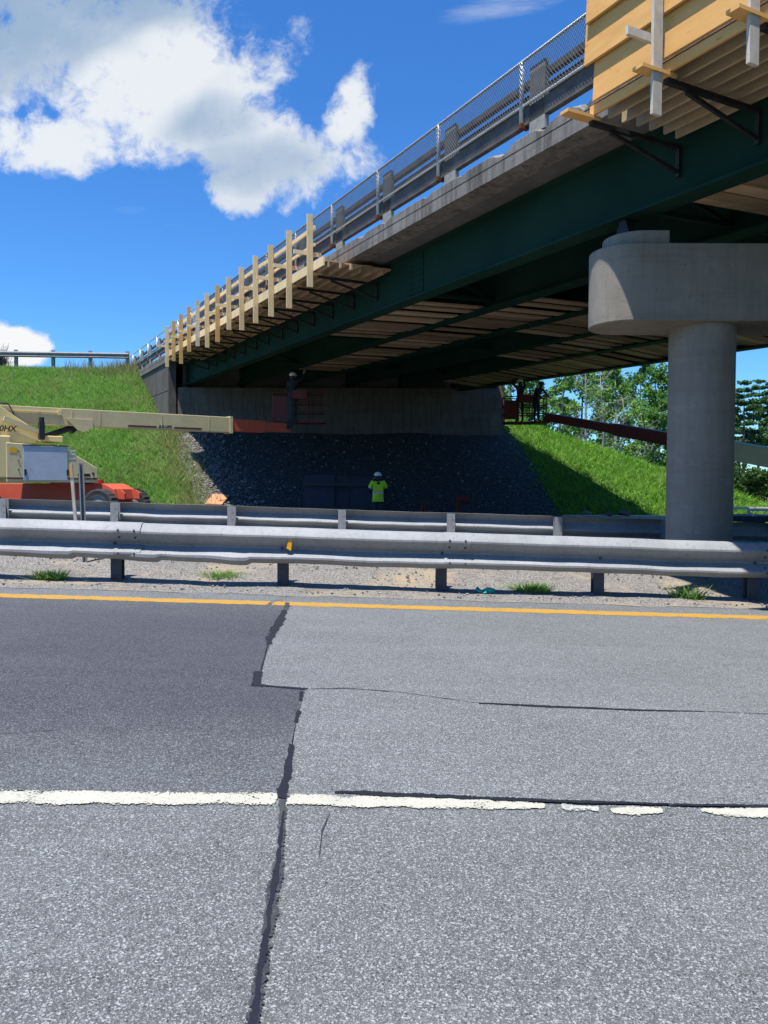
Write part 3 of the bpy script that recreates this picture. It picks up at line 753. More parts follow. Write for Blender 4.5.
# ------------------------------------------------------------------ guardrails
def wprof(hh, dp):                                          # W-beam section (depth, height), front = negative depth
    return [(.01, 1.0), (-.35 * dp, .975), (-.9 * dp, .83), (-dp, .78), (-dp, .73), (-.85 * dp, .67), (-.15 * dp, .49), (0, .44), (0, .40), (-.15 * dp, .355), (-.85 * dp, .235), (-dp, .20), (-dp, .15), (-.8 * dp, .10), (-.2 * dp, .01), (.0, 0)]
def guardrail(name_label, d, s0, s1, top, bh, posts, flip, mat_beam, mat_post, loc, ph, dents=True, fn=RP, post_w=.13, jag=False, dp=.10):
    gr = thing('guardrail', name_label, 'guardrail', loc)
    sg = -1 if flip else 1
    prof = wprof(bh, dp); n = len(prof); vs = []; fs = []
    N = max(2, int((s1 - s0) / .06))
    for i in range(N + 1):
        s = s0 + (s1 - s0) * i / N
        w1 = .012 * mnoise.noise((s * .8, d, 3)) + .006 * mnoise.noise((s * 3, d, 5)) if dents else 0
        for a, b_ in prof:
            zz = top - bh + b_ * bh
            if dents: zz += w1 * (.6 if b_ > .5 else 1.0) + (.008 * mnoise.noise((s * 2.2, 9, d)) if b_ < .3 else 0)
            aa = a * sg
            if dents: aa += .009 * mnoise.noise((s * 1.3, b_ * 2, d + 4)) * sg
            if jag and b_ < .26:                               # scraped and peeled lower corrugation
                fr = (s * .95 + .3) % 1.0; aa -= .03 * sg * max(0, 1 - abs(fr - .8) * 5) * (1 if -5 < s < -1.2 else .12)
                zz -= (.03 * fr if -5.2 < s < -1.3 else 0) * (1 if b_ < .2 else .4)
            vs.append(fn(s, d + aa, zz))
    for i in range(N):
        for k in range(n - 1): fs.append((i * n + k, i * n + k + 1, (i + 1) * n + k + 1, (i + 1) * n + k))
    b_ = MB().add(vs, fs).build('beam', mat_beam, gr); autosmooth(b_, 24)
    sol = b_.modifiers.new('thickness', 'SOLIDIFY'); sol.thickness = .004
    if dents:                                              # lapped splices with eight bolts at every second post
        for s in posts[::2]:
            lp = MB().sweep([((a - .010) * 1.0 * sg if a < 0 else a * sg, b2) for a, b2 in prof], [s + .02, s + .34], lambda l, a, b2: fn(l, d + a - .006 * sg, top - bh + b2 * bh + .004)).build('splice_lap', mat_beam, b_); autosmooth(lp, 24)
            for ds in (.08, .27):
                for hb, dd in ((.80, -dp), (.60, -dp * .65), (.30, -dp * .6), (.17, -dp)):
                    q = d + (dd - .014) * sg; MB().tube([fn(s + ds, q - .012 * sg, top - bh + hb * bh), fn(s + ds, q + .01 * sg, top - bh + hb * bh)], .013, 6).build('bolt', 'post_steel', b_)
    for s in posts: MB().tube([fn(s, d - .004 * sg, top - bh * .58), fn(s, d - .02 * sg, top - bh * .58)], .018, 8).build('bolt', 'post_steel', b_)
    first = None
    for s in posts:
        if first is None:
            m1 = MB()
            z1 = ph
            m1.box(s - post_w / 2, s + post_w / 2, d + (.03 if not flip else -.155), d + (.042 if not flip else -.143), -.5, z1, fn)
            m1.box(s - post_w / 2, s + post_w / 2, d + (.143 if not flip else -.042), d + (.155 if not flip else -.03), -.5, z1, fn)
            m1.box(s - .005, s + .005, d + (.042 if not flip else -.143), d + (.143 if not flip else -.042), -.5, z1, fn)
            for hz in (top - .1, top - .22):
                m1.tube([fn(s + post_w * .25, d - .16, hz), fn(s + post_w * .25, d - .143, hz)], .012, 6) if flip else None
            o0 = m1.build('post', mat_post, gr); first = (s, o0)
        else:
            o2 = first[1].copy(); col.objects.link(o2); o2.parent = gr
            o2.location = Vector(fn(s, d, 0)) - Vector(fn(first[0], d, 0))
            o2.rotation_euler = (0, 0, 0)
    return gr
def s_of(px, py_d): # road abscissa of a pixel column at distance d
    k = (px - 384) / F; # x = k*y along ray, on line d
    # point ED*s+EN*d with x/y=k
    d = py_d; return (k * d * math.cos(TH) + d * math.sin(TH)) / (math.cos(TH) - k * math.sin(TH))
fp = [s_of(x, DR + .09) for x in (117, 283, 441.5, 598.5, 752)]
sp = (fp[-1] - fp[0]) / 4
posts = [fp[0] - sp * k for k in range(6, 0, -1)] + fp + [fp[-1] + sp * k for k in range(1, 4)]
fg = guardrail('weathered galvanised guardrail nearest the road, with dented lower edge', DR, -16, 12, .745, .44, posts, False, 'galvanised', 'post_steel', RP(0, DR), .66, jag=True, dp=.13)
# amber reflector in the valley of the near rail
s = s_of(290, DR - .02)
mb = MB(); mb.prism([RP(s - .035, DR - .115, .50), RP(s + .02, DR - .115, .47), RP(s + .035, DR - .115, .62), RP(s - .01, DR - .115, .60)], EN * .02)
mb.build('reflector', 'amber', fg)
bp_ = [s_of(x, DB - .1) for x in (3, 115, 231.5, 342, 451, 558)]
sp = (bp_[-1] - bp_[0]) / 5
posts = [bp_[0] - sp * k for k in range(5, 0, -1)] + bp_ + [bp_[-1] + sp * k for k in range(1, 6)]
guardrail('second guardrail across the median, seen from its post side', DB, -20, 14, .86, .40, posts, True, 'galvanised', 'galvanised', RP(0, DB), .85, dp=.12)
# hill top rail, runs level across the picture
def HP(s, d, z): return Vector((s, d, 7.93 + z + .2 - .012 * (s + 14)))
YH = 44.0
hs = [(x - 384) / F * YH for x in (-130, -93.5, -57, -20, 17, 54, 91, 128)]
guardrail('guardrail on top of the grassy hill at the left', YH, hs[0], hs[-1] + .1, .68, .33, hs, False, 'galvanised_dull', 'galvanised_dull', HP(hs[-1], YH, 0), .78, dents=False, fn=HP, post_w=.18)

# sign posts -----------------------------------------------------------
p0 = gp(86, 574); p1 = at(81, 463, p0.y + .02)
o = thing('sign_post', 'perforated dark steel channel post standing in the median gravel, without a sign', 'post', p0)
mb = MB(); u = Vector((1, 0, 0)); a = p0 - Vector((0, 0, .3)); 
for dx, wy in ((-.02, .04), (.02, .04)): mb.bar(a + u * dx + Vector((0, .01, 0)), p1 + u * dx + Vector((0, .01, 0)), .005, .03, (0, 1, 0))
mb.bar(a + u * -.0 + Vector((0, .024, 0)), p1 + Vector((0, .024, 0)), .036, .005, (0, 1, 0))
mb.bar(a + u * -.027, p1 + u * -.027, .016, .005, (0, 1, 0)); mb.bar(a + u * .027, p1 + u * .027, .016, .005, (0, 1, 0))
mb.build('channel', 'galvanised_dull', o)
hb = MB()
for k in range(30):
    q = p1.lerp(p0, .02 + k * .018) + Vector((0, .0235, 0)); hb.tube([q, q + Vector((0, -.003, 0))], .011, 6)
hb.build('holes', 'black_paint', o)
p0 = at(79.5, 545, 11.9); p0.z = base(p0.x); p1 = at(71, 464, 11.75)
o = thing('sign_post', 'pale weathered slat post leaning beside the dark channel post', 'post', p0)
mb = MB(); mb.bar(p0 - Vector((0, 0, .2)), p1, .045, .03, (0, 1, 0)); mb.build('slat', 'wood_weathered', o)
mb = MB(); mb.bar(p0.lerp(p1, .86) + Vector((0, -.02, 0)), p1 + Vector((0, -.02, 0)), .047, .01, (0, 1, 0)); mb.build('top_band', 'wood_orange', o)

# ------------------------------------------------------------------ boom lifts
def frame(origin, heading):
    ex = Vector((math.cos(heading), math.sin(heading), 0)); ey = Vector((-math.sin(heading), math.cos(heading), 0)); o = Vector(origin)
    return lambda x, y, z: o + ex * x + ey * y + Vector((0, 0, z))
def wheel(parent, c, ax, r, w):
    ax = Vector(ax).normalized(); c = Vector(c); u = ax.cross(Vector((0, 0, 1))).normalized(); v = Vector((0, 0, 1))
    mb = MB(); prof = [(.0, .58), (.03, .60), (.03, .70), (.0, .90), (.06, .985), (.5, 1.0)]
    prof = prof + [(1 - a, b) for a, b in prof[::-1][1:]]; N = 40; vs = []; n = len(prof)
    for i in range(N):
        a = 2 * math.pi * i / N; k = 1.03 if i % 2 else .985
        for t_, rr in prof:
            rr2 = rr * (k if rr > .95 else 1); vs.append(c + ax * (t_ - .5) * w + (u * math.cos(a) + v * math.sin(a)) * r * rr2)
    fs = [(i * n + j, i * n + (j + 1) % n, ((i + 1) % N) * n + (j + 1) % n, ((i + 1) % N) * n + j) for i in range(N) for j in range(n)]
    mb.add(vs, fs); wv = mb.build('wheel', 'rubber', parent)
    rm = MB(); rm.tube([c - ax * w * .42, c + ax * w * .42], r * .59, 24); rm.tube([c - ax * w * .47, c - ax * w * .41], [r * .28, r * .3], 16); rm.tube([c + ax * w * .41, c + ax * w * .47], [r * .3, r * .28], 16)
    rm.build('rim', 'galvanised_dull', wv)
def lift(label, origin, heading, chassis_heading, boom_len, fly1, fly2, boom_z0, boom_el, basket_heading, lettered=True, red='lift_red', chc=None, gz=0.0):
    L = thing('boom_lift', label, 'boom lift', (origin[0], origin[1], gz))
    f = frame((origin[0], origin[1], gz), heading)
    # chassis
    cc = chc or f(1.0, .9, 0); g = frame((cc[0], cc[1], gz), chassis_heading)
    mb = MB()
    mb.prism([g(-3.1, -.62, .55), g(1.2, -.62, .55), g(1.5, -.62, .62), g(1.42, -.62, .92), g(1.1, -.62, 1.08), g(-2.7, -.62, 1.08), g(-3.1, -.62, .9)], g(0, 1.24, 0) - g(0, 0, 0))
    mb.tube([g(-.1, 0, 1.0), g(-.1, 0, 1.2)], .75, 28)
    ch = mb.build('chassis', red, L, bevel=.02)
    for x in (-2.45, 1.22): MB().bar(g(x, -1.0, .45), g(x, 1.0, .45), .16, .18).build('axle', red, L)
    tp = MB()
    for y in (-.50, .42): tp.prism([g(1.35, y, .64), g(1.68, y, .62), g(1.68, y, .8), g(1.55, y, .9), g(1.35, y, .9)], g(0, .08, 0) - g(0, 0, 0))
    tp.build('tow_lug', red, ch)
    for x in (-2.45, 1.22):
        for y in (-1.0, 1.0): wheel(L, g(x, y, .46), g(0, 1, 0) - g(0, 0, 0), .46, .38)
    # turntable body: near side panel plane at y=0
    mb = MB(); d = f(0, 1.8, 0) - f(0, 0, 0)
    mb.prism([f(0, 0, 1.10), f(2.42, 0, 1.10), f(2.42, 0, 1.52), f(1.45, 0, 2.10), f(0, 0, 2.18)], d)
    body = mb.build('turntable_hood', 'lift_cream', L, bevel=.02)
    mb = MB(); mb.box(.42, 1.58, -.02, -.002, 1.16, 2.11, f); dr = mb.build('access_panel', 'panel_grey', L, bevel=.006)
    mb = MB(); mb.box(.40, 1.62, -.035, -.004, 2.115, 2.142, f)
    for x in (.44, 1.55): mb.box(x, x + .05, -.04, -.021, 1.3, 1.46, f)
    mb.build('latch', 'black_paint', dr)
    mb = MB()
    for z in (1.76, 1.88, 1.98): mb.box(1.62, 1.80, -.006, -.003, z, z + .05, f)
    mb.build('decal', 'reflective', L)
    mb = MB(); mb.box(.0, 2.40, -.008, -.003, 1.19, 1.235, f); mb.build('stripe', 'rust', L)
    mb = MB(); mb.box(2.26, 2.31, -.02, -.003, 1.32, 1.4, f); mb.build('handle', 'black_paint', L)
    # riser towers carrying the boom
    z0 = boom_z0
    mb = MB(); dd = f(0, .18, 0) - f(0, 0, 0)
    for y in (.35, 1.28):
        mb.prism([f(-.9, y, 1.3), f(.95, y, 2.3), f(.95, y, 2.5), f(.35, y, z0 - .1), f(-.15, y, z0 + .25), f(-.55, y, z0 + .2), f(-.9, y, 2.3)], dd)
    up = mb.build('riser', 'lift_yellow', L, bevel=.015)
    mb = MB(); mb.bar(f(.0, .27, z0 - .15), f(.95, .27, 2.5), .1, .12); mb.build('riser_edge', 'lift_cream', up)
    mb = MB(); mb.tube([f(-.35, .2, z0), f(-.35, 1.6, z0)], .12, 16); mb.build('pivot_pin', 'black_paint', L)
    mb = MB(); mb.box(-.6, .12, .02, 1.75, 1.22, 2.36, f); mb.build('counterweight', 'lift_yellow', L, bevel=.03)
    mb = MB(); mb.box(1.0, 1.55, .3, 1.4, 2.26, 2.42, f); mb.build('control_box', 'lift_yellow', L, bevel=.02)
    mb = MB(); mb.box(.88, 1.02, .12, .3, 2.3, 2.78, f); mb.tube([f(.95, .2, 2.78), f(.95, .2, 2.92)], .07, 10); mb.build('hydraulic_valve', 'black_paint', L)
    mb = MB(); mb.tube([f(1.2, .9, 2.42), f(1.95, .9, 2.72)], .085, 12); mb.tube([f(1.95, .9, 2.72), f(2.35, .9, z0 - .25 + math.tan(boom_el) * 2.35)], .05, 10); mb.bar(f(1.9, .9, 2.6), f(2.2, .9, z0 - .12), .3, .16); mb.build('lift_cylinder', 'black_paint', L)
    # boom sections
    te = math.tan(boom_el)
    def sec(name, x0, x1, hw, hh, m, par, bev=.012):
        mb = MB(); mb.hexa([f(x0, .9 - hw, z0 + te * x0 - hh), f(x1, .9 - hw, z0 + te * x1 - hh), f(x1, .9 + hw, z0 + te * x1 - hh), f(x0, .9 + hw, z0 + te * x0 - hh),
                            f(x0, .9 - hw, z0 + te * x0 + hh), f(x1, .9 - hw, z0 + te * x1 + hh), f(x1, .9 + hw, z0 + te * x1 + hh), f(x0, .9 + hw, z0 + te * x0 + hh)])
        return mb.build(name, m, par, bevel=bev)
    bm_ = sec('boom', -3.2, boom_len, .2, .25, 'lift_cream', L)
    f1 = sec('fly_boom', boom_len - .3, boom_len + fly1, .16, .20, red, L)
    f2 = sec('fly_boom', boom_len + fly1 - .2, boom_len + fly1 + fly2, .12, .155, red, L)
    zz = lambda x: z0 + te * x
    mb = MB(); mb.box(boom_len - .02, boom_len + .08, .67, 1.13, 0, .56, lambda x, y, z: f(x, y, zz(x) - .28 + z)); mb.build('boom_collar', 'lift_cream', bm_)
    mb = MB(); mb.box(-2.5, 1.55, .655, .695, -.0, .02, lambda x, y, z: f(x, y, zz(x) + .1 + z)); mb.box(1.5, 1.6, .62, .695, -.06, .06, lambda x, y, z: f(x, y, zz(x) + .1 + z)); mb.build('hose_tray', 'lift_yellow', bm_)
    mb = MB(); y0 = .695
    mb.prism([f(1.75, y0, zz(1.75) - .05), f(2.5, y0, zz(2.5) - .05), f(2.5, y0, zz(2.5) - .28), f(2.25, y0, zz(2.2) - .42), f(2.05, y0, zz(2.1) - .36)], f(0, -.03, 0) - f(0, 0, 0)); mb.build('boom_lug', 'lift_cream', bm_)
    mb = MB()
    for x0, x1 in ((3.55, 4.45), (5.02, 5.95)): mb.box(x0, x1, .695, .699, 0, .055, lambda x, y, z: f(x, y, zz(x) - .205 + z))
    mb.build('stripe', 'rust', bm_)
    if lettered:
        ex = f(1, 0, 0) - f(0, 0, 0)
        lettering('JLG LIFT', .115, f(4.52, .694, zz(4.5) - .19), ex, (0, 0, 1), bm_)
        lettering('80HX', .22, f(-.22, .335, 2.50), ex, (0, 0, 1), up)
    for k, (y_, r_) in enumerate(((.66, .022), (.62, .018))):
        MB().tube([f(-1.2, y_, zz(0) + .34 - .03 * k), f(.2, y_, zz(0) + .30 - .02 * k), f(.55, y_ - .06, z0 - .45), f(.95, y_ - .2, 2.62), f(1.1, y_ - .1, 2.4)], r_, 6).build('hose', 'rubber', L, True)
    for x in (.3, 1.0, 1.9, 2.7, 4.6, 6.2): MB().box(x, x + .03, .692, .6995, 0, .40, lambda a, b_, c_: f(a, b_, zz(a) - .2 + c_)).build('weld_strap', 'lift_cream', bm_)
    for z in (1.2, 1.45, 1.7, 1.95):
        MB().tube([f(.30, -.016, z), f(.30, .002, z)], .018, 6).build('bolt', 'black_paint', L)
    MB().box(1.86, 2.2, -.006, -.003, 1.28, 1.36, f).build('decal', 'letter_black', L)
    MB().box(.08, .26, -.006, -.003, 1.9, 2.05, f).build('decal', 'amber', L)
    # basket
    tip = f(boom_len + fly1 + fly2, .9, zz(boom_len + fly1 + fly2))
    return L, tip
def basket(L, c, heading, w, dpt, m='lift_red_dark'):
    f = frame(c, heading); b = MB()
    b.box(-w / 2, w / 2, -dpt / 2, dpt / 2, 0, .07, f)
    fl = b.build('basket_floor', m, L)
    r = MB()
    for z in (.38, .70, 1.06):
        P = [f(-w / 2, -dpt / 2, z), f(w / 2, -dpt / 2, z), f(w / 2, dpt / 2, z), f(-w / 2, dpt / 2, z)]
        for i in range(4): r.tube([P[i], P[(i + 1) % 4]], .022, 6)
    for x in (-w / 2, -w / 6, w / 6, w / 2):
        for y in (-dpt / 2, dpt / 2): r.tube([f(x, y, .05), f(x, y, 1.06)], .02, 6)
    r.build('basket_rails', m, L)
    k = MB(); k.box(-.25, .25, -dpt / 2 - .1, -dpt / 2 + .08, .82, 1.12, f); k.box(-w / 2, -w / 2 + .5, -dpt / 2 - .03, -dpt / 2 - .02, .15, .9, f); k.build('control_console', m, L)
    return f
hd = math.atan2(.61, .79)
YL = 20.8
org = (-10.2, YL)
gl = base(-8.6)
wl_c = at(101, 506, 22.0)
ch = Vector((wl_c.x, wl_c.y, 0)); cheading = R(-9)
fx = Vector((math.cos(cheading), math.sin(cheading), 0)); fy = Vector((-math.sin(cheading), math.cos(cheading), 0))
chc = ch - fx * 1.22 + fy * 1.0
L1_, tip = lift('cream and red boom lift on the left, its boom reaching under the bridge', org, hd, cheading, 6.97, 1.35, 1.0, 3.25 - gl, R(.5), 0, chc=chc, gz=gl)
bc = Vector((tip.x + .35, tip.y + .35, 3.52)); 
mb = MB(); mb.bar(tip - Vector((.1, .1, 0)), bc + Vector((-.1, -.35, .15)), .2, .25); mb.bar(bc + Vector((-.3, -.42, .0)), bc + Vector((-.3, -.42, .8)), .18, .14); mb.build('basket_mount', 'black_paint', L1_)
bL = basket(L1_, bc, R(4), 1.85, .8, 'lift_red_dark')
# right lift: boom comes down to a machine outside the picture
A = at(548, 417, 30.3); Bp = at(768, 457, 20.0)
dv = Vector((A.x - Bp.x, A.y - Bp.y, 0)); hd2 = math.atan2(dv.y, dv.x); el2 = math.atan2(A.z - Bp.z, dv.length)
un = dv.normalized(); pn = Vector((-un.y, un.x, 0))
og = Vector((Bp.x, Bp.y, 0)) - un * 3.4 - pn * .9
g2 = base(og.x)
tot = (Vector((A.x, A.y, 0)) - (og + pn * .9)).length
zb0 = Bp.z - math.tan(el2) * 3.4 - g2
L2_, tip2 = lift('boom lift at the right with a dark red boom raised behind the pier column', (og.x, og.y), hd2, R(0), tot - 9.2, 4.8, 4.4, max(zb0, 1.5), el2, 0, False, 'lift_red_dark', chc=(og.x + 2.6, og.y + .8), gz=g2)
bc2 = at(524, 424, 31.0)
mb = MB(); mb.bar(tip2 - un * .1, bc2 + Vector((.95, -.1, .15)), .14, .2); mb.box(bc2.x + .78, bc2.x + .98, bc2.y - .3, bc2.y + .2, bc2.z + .02, bc2.z + .3); mb.build('basket_mount', 'black_paint', L2_)
bR = basket(L2_, bc2, R(-3), 1.65, .8)

# ------------------------------------------------------------------ people
def person(label, base_p, face, joints, vest=None, helmet='helmet_white', scale=1.0, torso_mat='work_shirt', legs='trousers'):
    """joints: local coordinates x right, y forward, z up (metres, 1.75 m figure)"""
    P = thing('person', label, 'person', base_p, face)
    J = dict(pelvis=(0, 0, .95), waist=(0, 0, 1.08), chest=(0, .01, 1.28), neck=(0, .01, 1.47), skull=(0, .03, 1.58), crown=(0, .03, 1.69),
             sl=(-.18, 0, 1.41), el=(-.24, .02, 1.13), wl=(-.22, .16, .92), hl=(-.21, .2, .84), sr=(.18, 0, 1.41), er=(.24, .02, 1.13), wr=(.22, .16, .92), hr=(.21, .2, .84),
             tl=(-.095, 0, .9), kl=(-.11, .03, .5), al=(-.12, 0, .09), fl=(-.13, .15, .04), tr=(.095, 0, .9), kr=(.11, .03, .5), ar=(.12, 0, .09), fr=(.13, .15, .04))
    J.update(joints)
    rad = dict(pelvis=(.155, .12), waist=(.145, .105), chest=(.17, .12), neck=(.058, .058), skull=(.078, .095), crown=(.06, .07), sl=(.068, .068), el=(.046, .046), wl=(.032, .032), hl=(.042, .028),
               tl=(.092, .092), kl=(.06, .06), al=(.045, .045), fl=(.042, .036))
    for k in list(rad):
        if k[-1] == 'l' and len(k) == 2: rad[k[0] + 'r'] = rad[k]
    E = [('pelvis', 'waist'), ('waist', 'chest'), ('chest', 'neck'), ('neck', 'skull'), ('skull', 'crown'), ('chest', 'sl'), ('sl', 'el'), ('el', 'wl'), ('wl', 'hl'), ('chest', 'sr'), ('sr', 'er'), ('er', 'wr'), ('wr', 'hr'),
         ('pelvis', 'tl'), ('tl', 'kl'), ('kl', 'al'), ('al', 'fl'), ('pelvis', 'tr'), ('tr', 'kr'), ('kr', 'ar'), ('ar', 'fr')]
    def skin(keys, edges, grow, name, mats, classify=None, parent=P, sub=2):
        me = bpy.data.meshes.new(name); idx = {k: i for i, k in enumerate(keys)}
        me.from_pydata([Vector(J[k]) * scale for k in keys], [(idx[a], idx[b]) for a, b in edges], [])
        ob = bpy.data.objects.new(name, me); col.objects.link(ob)
        sm = ob.modifiers.new('s', 'SKIN'); sm.use_smooth_shade = True
        for k in keys:
            sv = me.skin_vertices[0].data[idx[k]]; sv.radius = tuple((r + grow) * scale for r in rad[k]); sv.use_root = (idx[k] == 0)
        sb = ob.modifiers.new('d', 'SUBSURF'); sb.levels = sb.render_levels = sub
        dg = bpy.context.evaluated_depsgraph_get(); m2 = bpy.data.meshes.new_from_object(ob.evaluated_get(dg)); bpy.data.objects.remove(ob)
        m2.materials.clear(); [m2.materials.append(MATS[x]) for x in mats]
        if classify:
            for p in m2.polygons: p.material_index = classify(p.center / scale)
        o = bpy.data.objects.new(name, m2); col.objects.link(o); o.parent = parent; PM[o.name] = PM[P.name]
        return o
    def cls(c):
        if (c - Vector(J['al'])).length < .13 or (c - Vector(J['fl'])).length < .12 or (c - Vector(J['ar'])).length < .13 or (c - Vector(J['fr'])).length < .12: return 3
        if min((c - Vector(J[k])).length for k in ('hl', 'hr')) < .11: return 2
        if (c - Vector(J['skull'])).length < .17 and c.z > J['neck'][2] - .02: return 4 if c.y < J['skull'][1] + .02 else 2
        if c.z < J['pelvis'][2] + .06 and abs(c.x) < .3 and min((c - Vector(J[k])).length for k in ('wl', 'wr', 'el', 'er')) > .1: return 1
        return 0
    body = skin(list(J), E, 0, 'body', [torso_mat, legs, 'skin', 'black_paint', 'hair'], cls)
    # fingers: short chains on each hand
    for sd_ in 'lr':
        h = Vector(J['h' + sd_]); w_ = Vector(J['w' + sd_]); d = (h - w_).normalized(); s_ = d.cross(Vector((0, 0, 1)));
        if s_.length < .1: s_ = Vector((1, 0, 0))
        s_.normalize(); n_ = s_.cross(d)
        mb = MB(); pm_ = PM[P.name]
        for k, ln in enumerate((.07, .08, .075, .058)):
            b0 = h + s_ * (.026 - k * .018); c1 = b0 + d * ln * .55 - n_ * .012; c2 = b0 + d * ln - n_ * .035
            mb.tube([pm_ @ (q * scale) for q in (b0, c1, c2)], [.010, .009, .007], 6)
        b0 = w_ + d * .03 + s_ * .03; mb.tube([pm_ @ (q * scale) for q in (b0, b0 + d * .03 + s_ * .022, b0 + d * .06 + s_ * .025)], [.012, .011, .008], 6)
        mb.build('fingers', 'skin', body, True)
    # face: nose, ears, eyes (turned away from the camera in most cases)
    sk = Vector(J['skull']); pm_ = PM[P.name]; mb = MB()
    mb.tube([pm_ @ (sk + Vector((0, .085, .03))), pm_ @ (sk + Vector((0, .115, -.015))), pm_ @ (sk + Vector((0, .09, -.03)))], [.008, .016, .01], 6)
    for sx in (-1, 1): mb.tube([pm_ @ (sk + Vector((.075 * sx, .0, -.03))), pm_ @ (sk + Vector((.09 * sx, -.01, .0))), pm_ @ (sk + Vector((.078 * sx, 0, .035)))], [.01, .016, .01], 6)
    mb.build('face_features', 'skin', body, True)
    mb = MB(); 
    for sx in (-1, 1): mb.tube([pm_ @ (sk + Vector((.032 * sx, .088, .02))), pm_ @ (sk + Vector((.032 * sx, .097, .02)))], .009, 8)
    mb.bar(pm_ @ (sk + Vector((-.025, .092, -.06))), pm_ @ (sk + Vector((.025, .092, -.06))), .01, .008); mb.build('eyes_and_mouth', 'hair', body)
    # helmet
    hc = sk + Vector((0, 0, .055)); bm = bmesh.new(); bmesh.ops.create_uvsphere(bm, u_segments=24, v_segments=12, radius=1)
    for v_ in bm.verts:
        z = v_.co.z; br = 1.0
        v_.co = Vector((v_.co.x * .125, v_.co.y * .145, max(z, 0) * .125 + min(z, 0) * .02)) + hc
    bmesh.ops.create_circle(bm, cap_ends=True, radius=.155, segments=24, matrix=Matrix.Translation(hc + Vector((0, .02, 0))))
    me = bpy.data.meshes.new('hard_hat'); bm.to_mesh(me); bm.free(); me.materials.append(MATS[helmet]); me.shade_smooth()
    ho = bpy.data.objects.new('hard_hat', me); col.objects.link(ho); ho.parent = P; PM[ho.name] = PM[P.name]
    if vest:
        J['elq'] = tuple(Vector(J['sl']).lerp(Vector(J['el']), .8)); J['erq'] = tuple(Vector(J['sr']).lerp(Vector(J['er']), .8)); rad['elq'] = rad['erq'] = (.066, .066)
        J['hem'] = tuple(Vector(J['pelvis']) + Vector((0, 0, -.1))); rad['hem'] = (.17, .13)
        vkeys = ['pelvis', 'hem', 'waist', 'chest', 'sl', 'elq', 'sr', 'erq']; rad['pelvis'] = (.165, .125)
        J2n = Vector(J['chest']) + Vector((0, 0, .12)); J['col'] = tuple(J2n); rad['col'] = (.11, .09)
        vkeys.append('col')
        sh = skin(vkeys, [('pelvis', 'hem'), ('pelvis', 'waist'), ('waist', 'chest'), ('chest', 'col'), ('chest', 'sl'), ('sl', 'elq'), ('chest', 'sr'), ('sr', 'erq')], .022, 'hi_vis_shirt', [vest, 'reflective'],
                  lambda c: 1 if (abs(c.z - (J['waist'][2] + .0)) < .028 and abs(c.x) < .22) or (abs((c - Vector(J['elq'])).length - .06) < .03 and abs(c.x) > .2) else 0, sub=3)
    return P
wp = at(378, 500, 25.0); wp.z = base(wp.x)
person('worker in a lime high visibility shirt and white hard hat with back to the road', wp, R(8), dict(wl=(-.17, .24, 1.02), hl=(-.10, .30, 1.02), wr=(.17, .24, 1.02), hr=(.10, .30, 1.02), el=(-.29, .02, 1.14), er=(.29, .02, 1.14), skull=(0, .05, 1.575), crown=(0, .06, 1.68)), 'hi_vis')
# worker in left basket, arms up to the girder
wb = bL(-.25, .0, .07)
person('worker in dark clothes with raised arm in the left red lift basket', wb, R(-20), dict(er=(.30, .12, 1.50), wr=(.33, .22, 1.72), hr=(.33, .25, 1.80), el=(-.27, .1, 1.16), wl=(-.2, .3, 1.2), hl=(-.17, .37, 1.24)), None)
w2 = bR(-.15, .05, .07)
person('worker with hands overhead at the left in the right lift basket', w2, R(20), dict(er=(.28, .14, 1.55), wr=(.2, .24, 1.78), hr=(.18, .26, 1.86), el=(-.28, .14, 1.55), wl=(-.2, .24, 1.78), hl=(-.18, .26, 1.86)), None)
w3 = bR(.48, .0, .07)
person('worker bending forward at the right in the right lift basket', w3, R(-60), dict(chest=(0, .12, 1.22), neck=(0, .2, 1.38), skull=(0, .26, 1.47), crown=(0, .30, 1.57), sl=(-.18, .14, 1.34), sr=(.18, .14, 1.34), el=(-.26, .3, 1.12), er=(.26, .3, 1.12), wl=(-.2, .48, 1.02), wr=(.2, .48, 1.02), hl=(-.18, .56, 1.0), hr=(.18, .56, 1.0)), None, 'black_paint')

# ------------------------------------------------------------------ things under the bridge
# stack of dark panels on the gravel slope, left of the worker
a = at(304, 498, 27.4); 
o = thing('panel_stack', 'stack of dark form panels leaning on the gravel behind the worker', 'panels', (a.x + 1, 27.4, base(a.x)))
x0 = at(304, 490, 27.6).x; x1 = at(334, 490, 27.6).x; x2 = at(372, 490, 27.6).x
zt = at(304, 475, 27.6).z; zb = base(0) + .0
for (xa, xb, dy, z_) in ((x0, x1, 0, zt), (x1 + .03, x1 + .55, .12, zt - .05), (x1 + .6, x2, .05, zt - .08)):
    MB().hexa([(xa, 27.2 + dy, zb), (xb, 27.2 + dy, zb), (xb, 27.27 + dy, zb), (xa, 27.27 + dy, zb), (xa, 27.75 + dy, z_), (xb, 27.75 + dy, z_), (xb, 27.82 + dy, z_), (xa, 27.82 + dy, z_)]).build('panel', 'tarp_dark', o)
mb = MB()
for z in (.3, .8): mb.bar((x0, 27.2 + .55 * z / zt - .02, z * zt), (x2, 27.2 + .55 * z / zt + .03, z * zt), .05, .09)
mb.build('batten', 'black_paint', o)
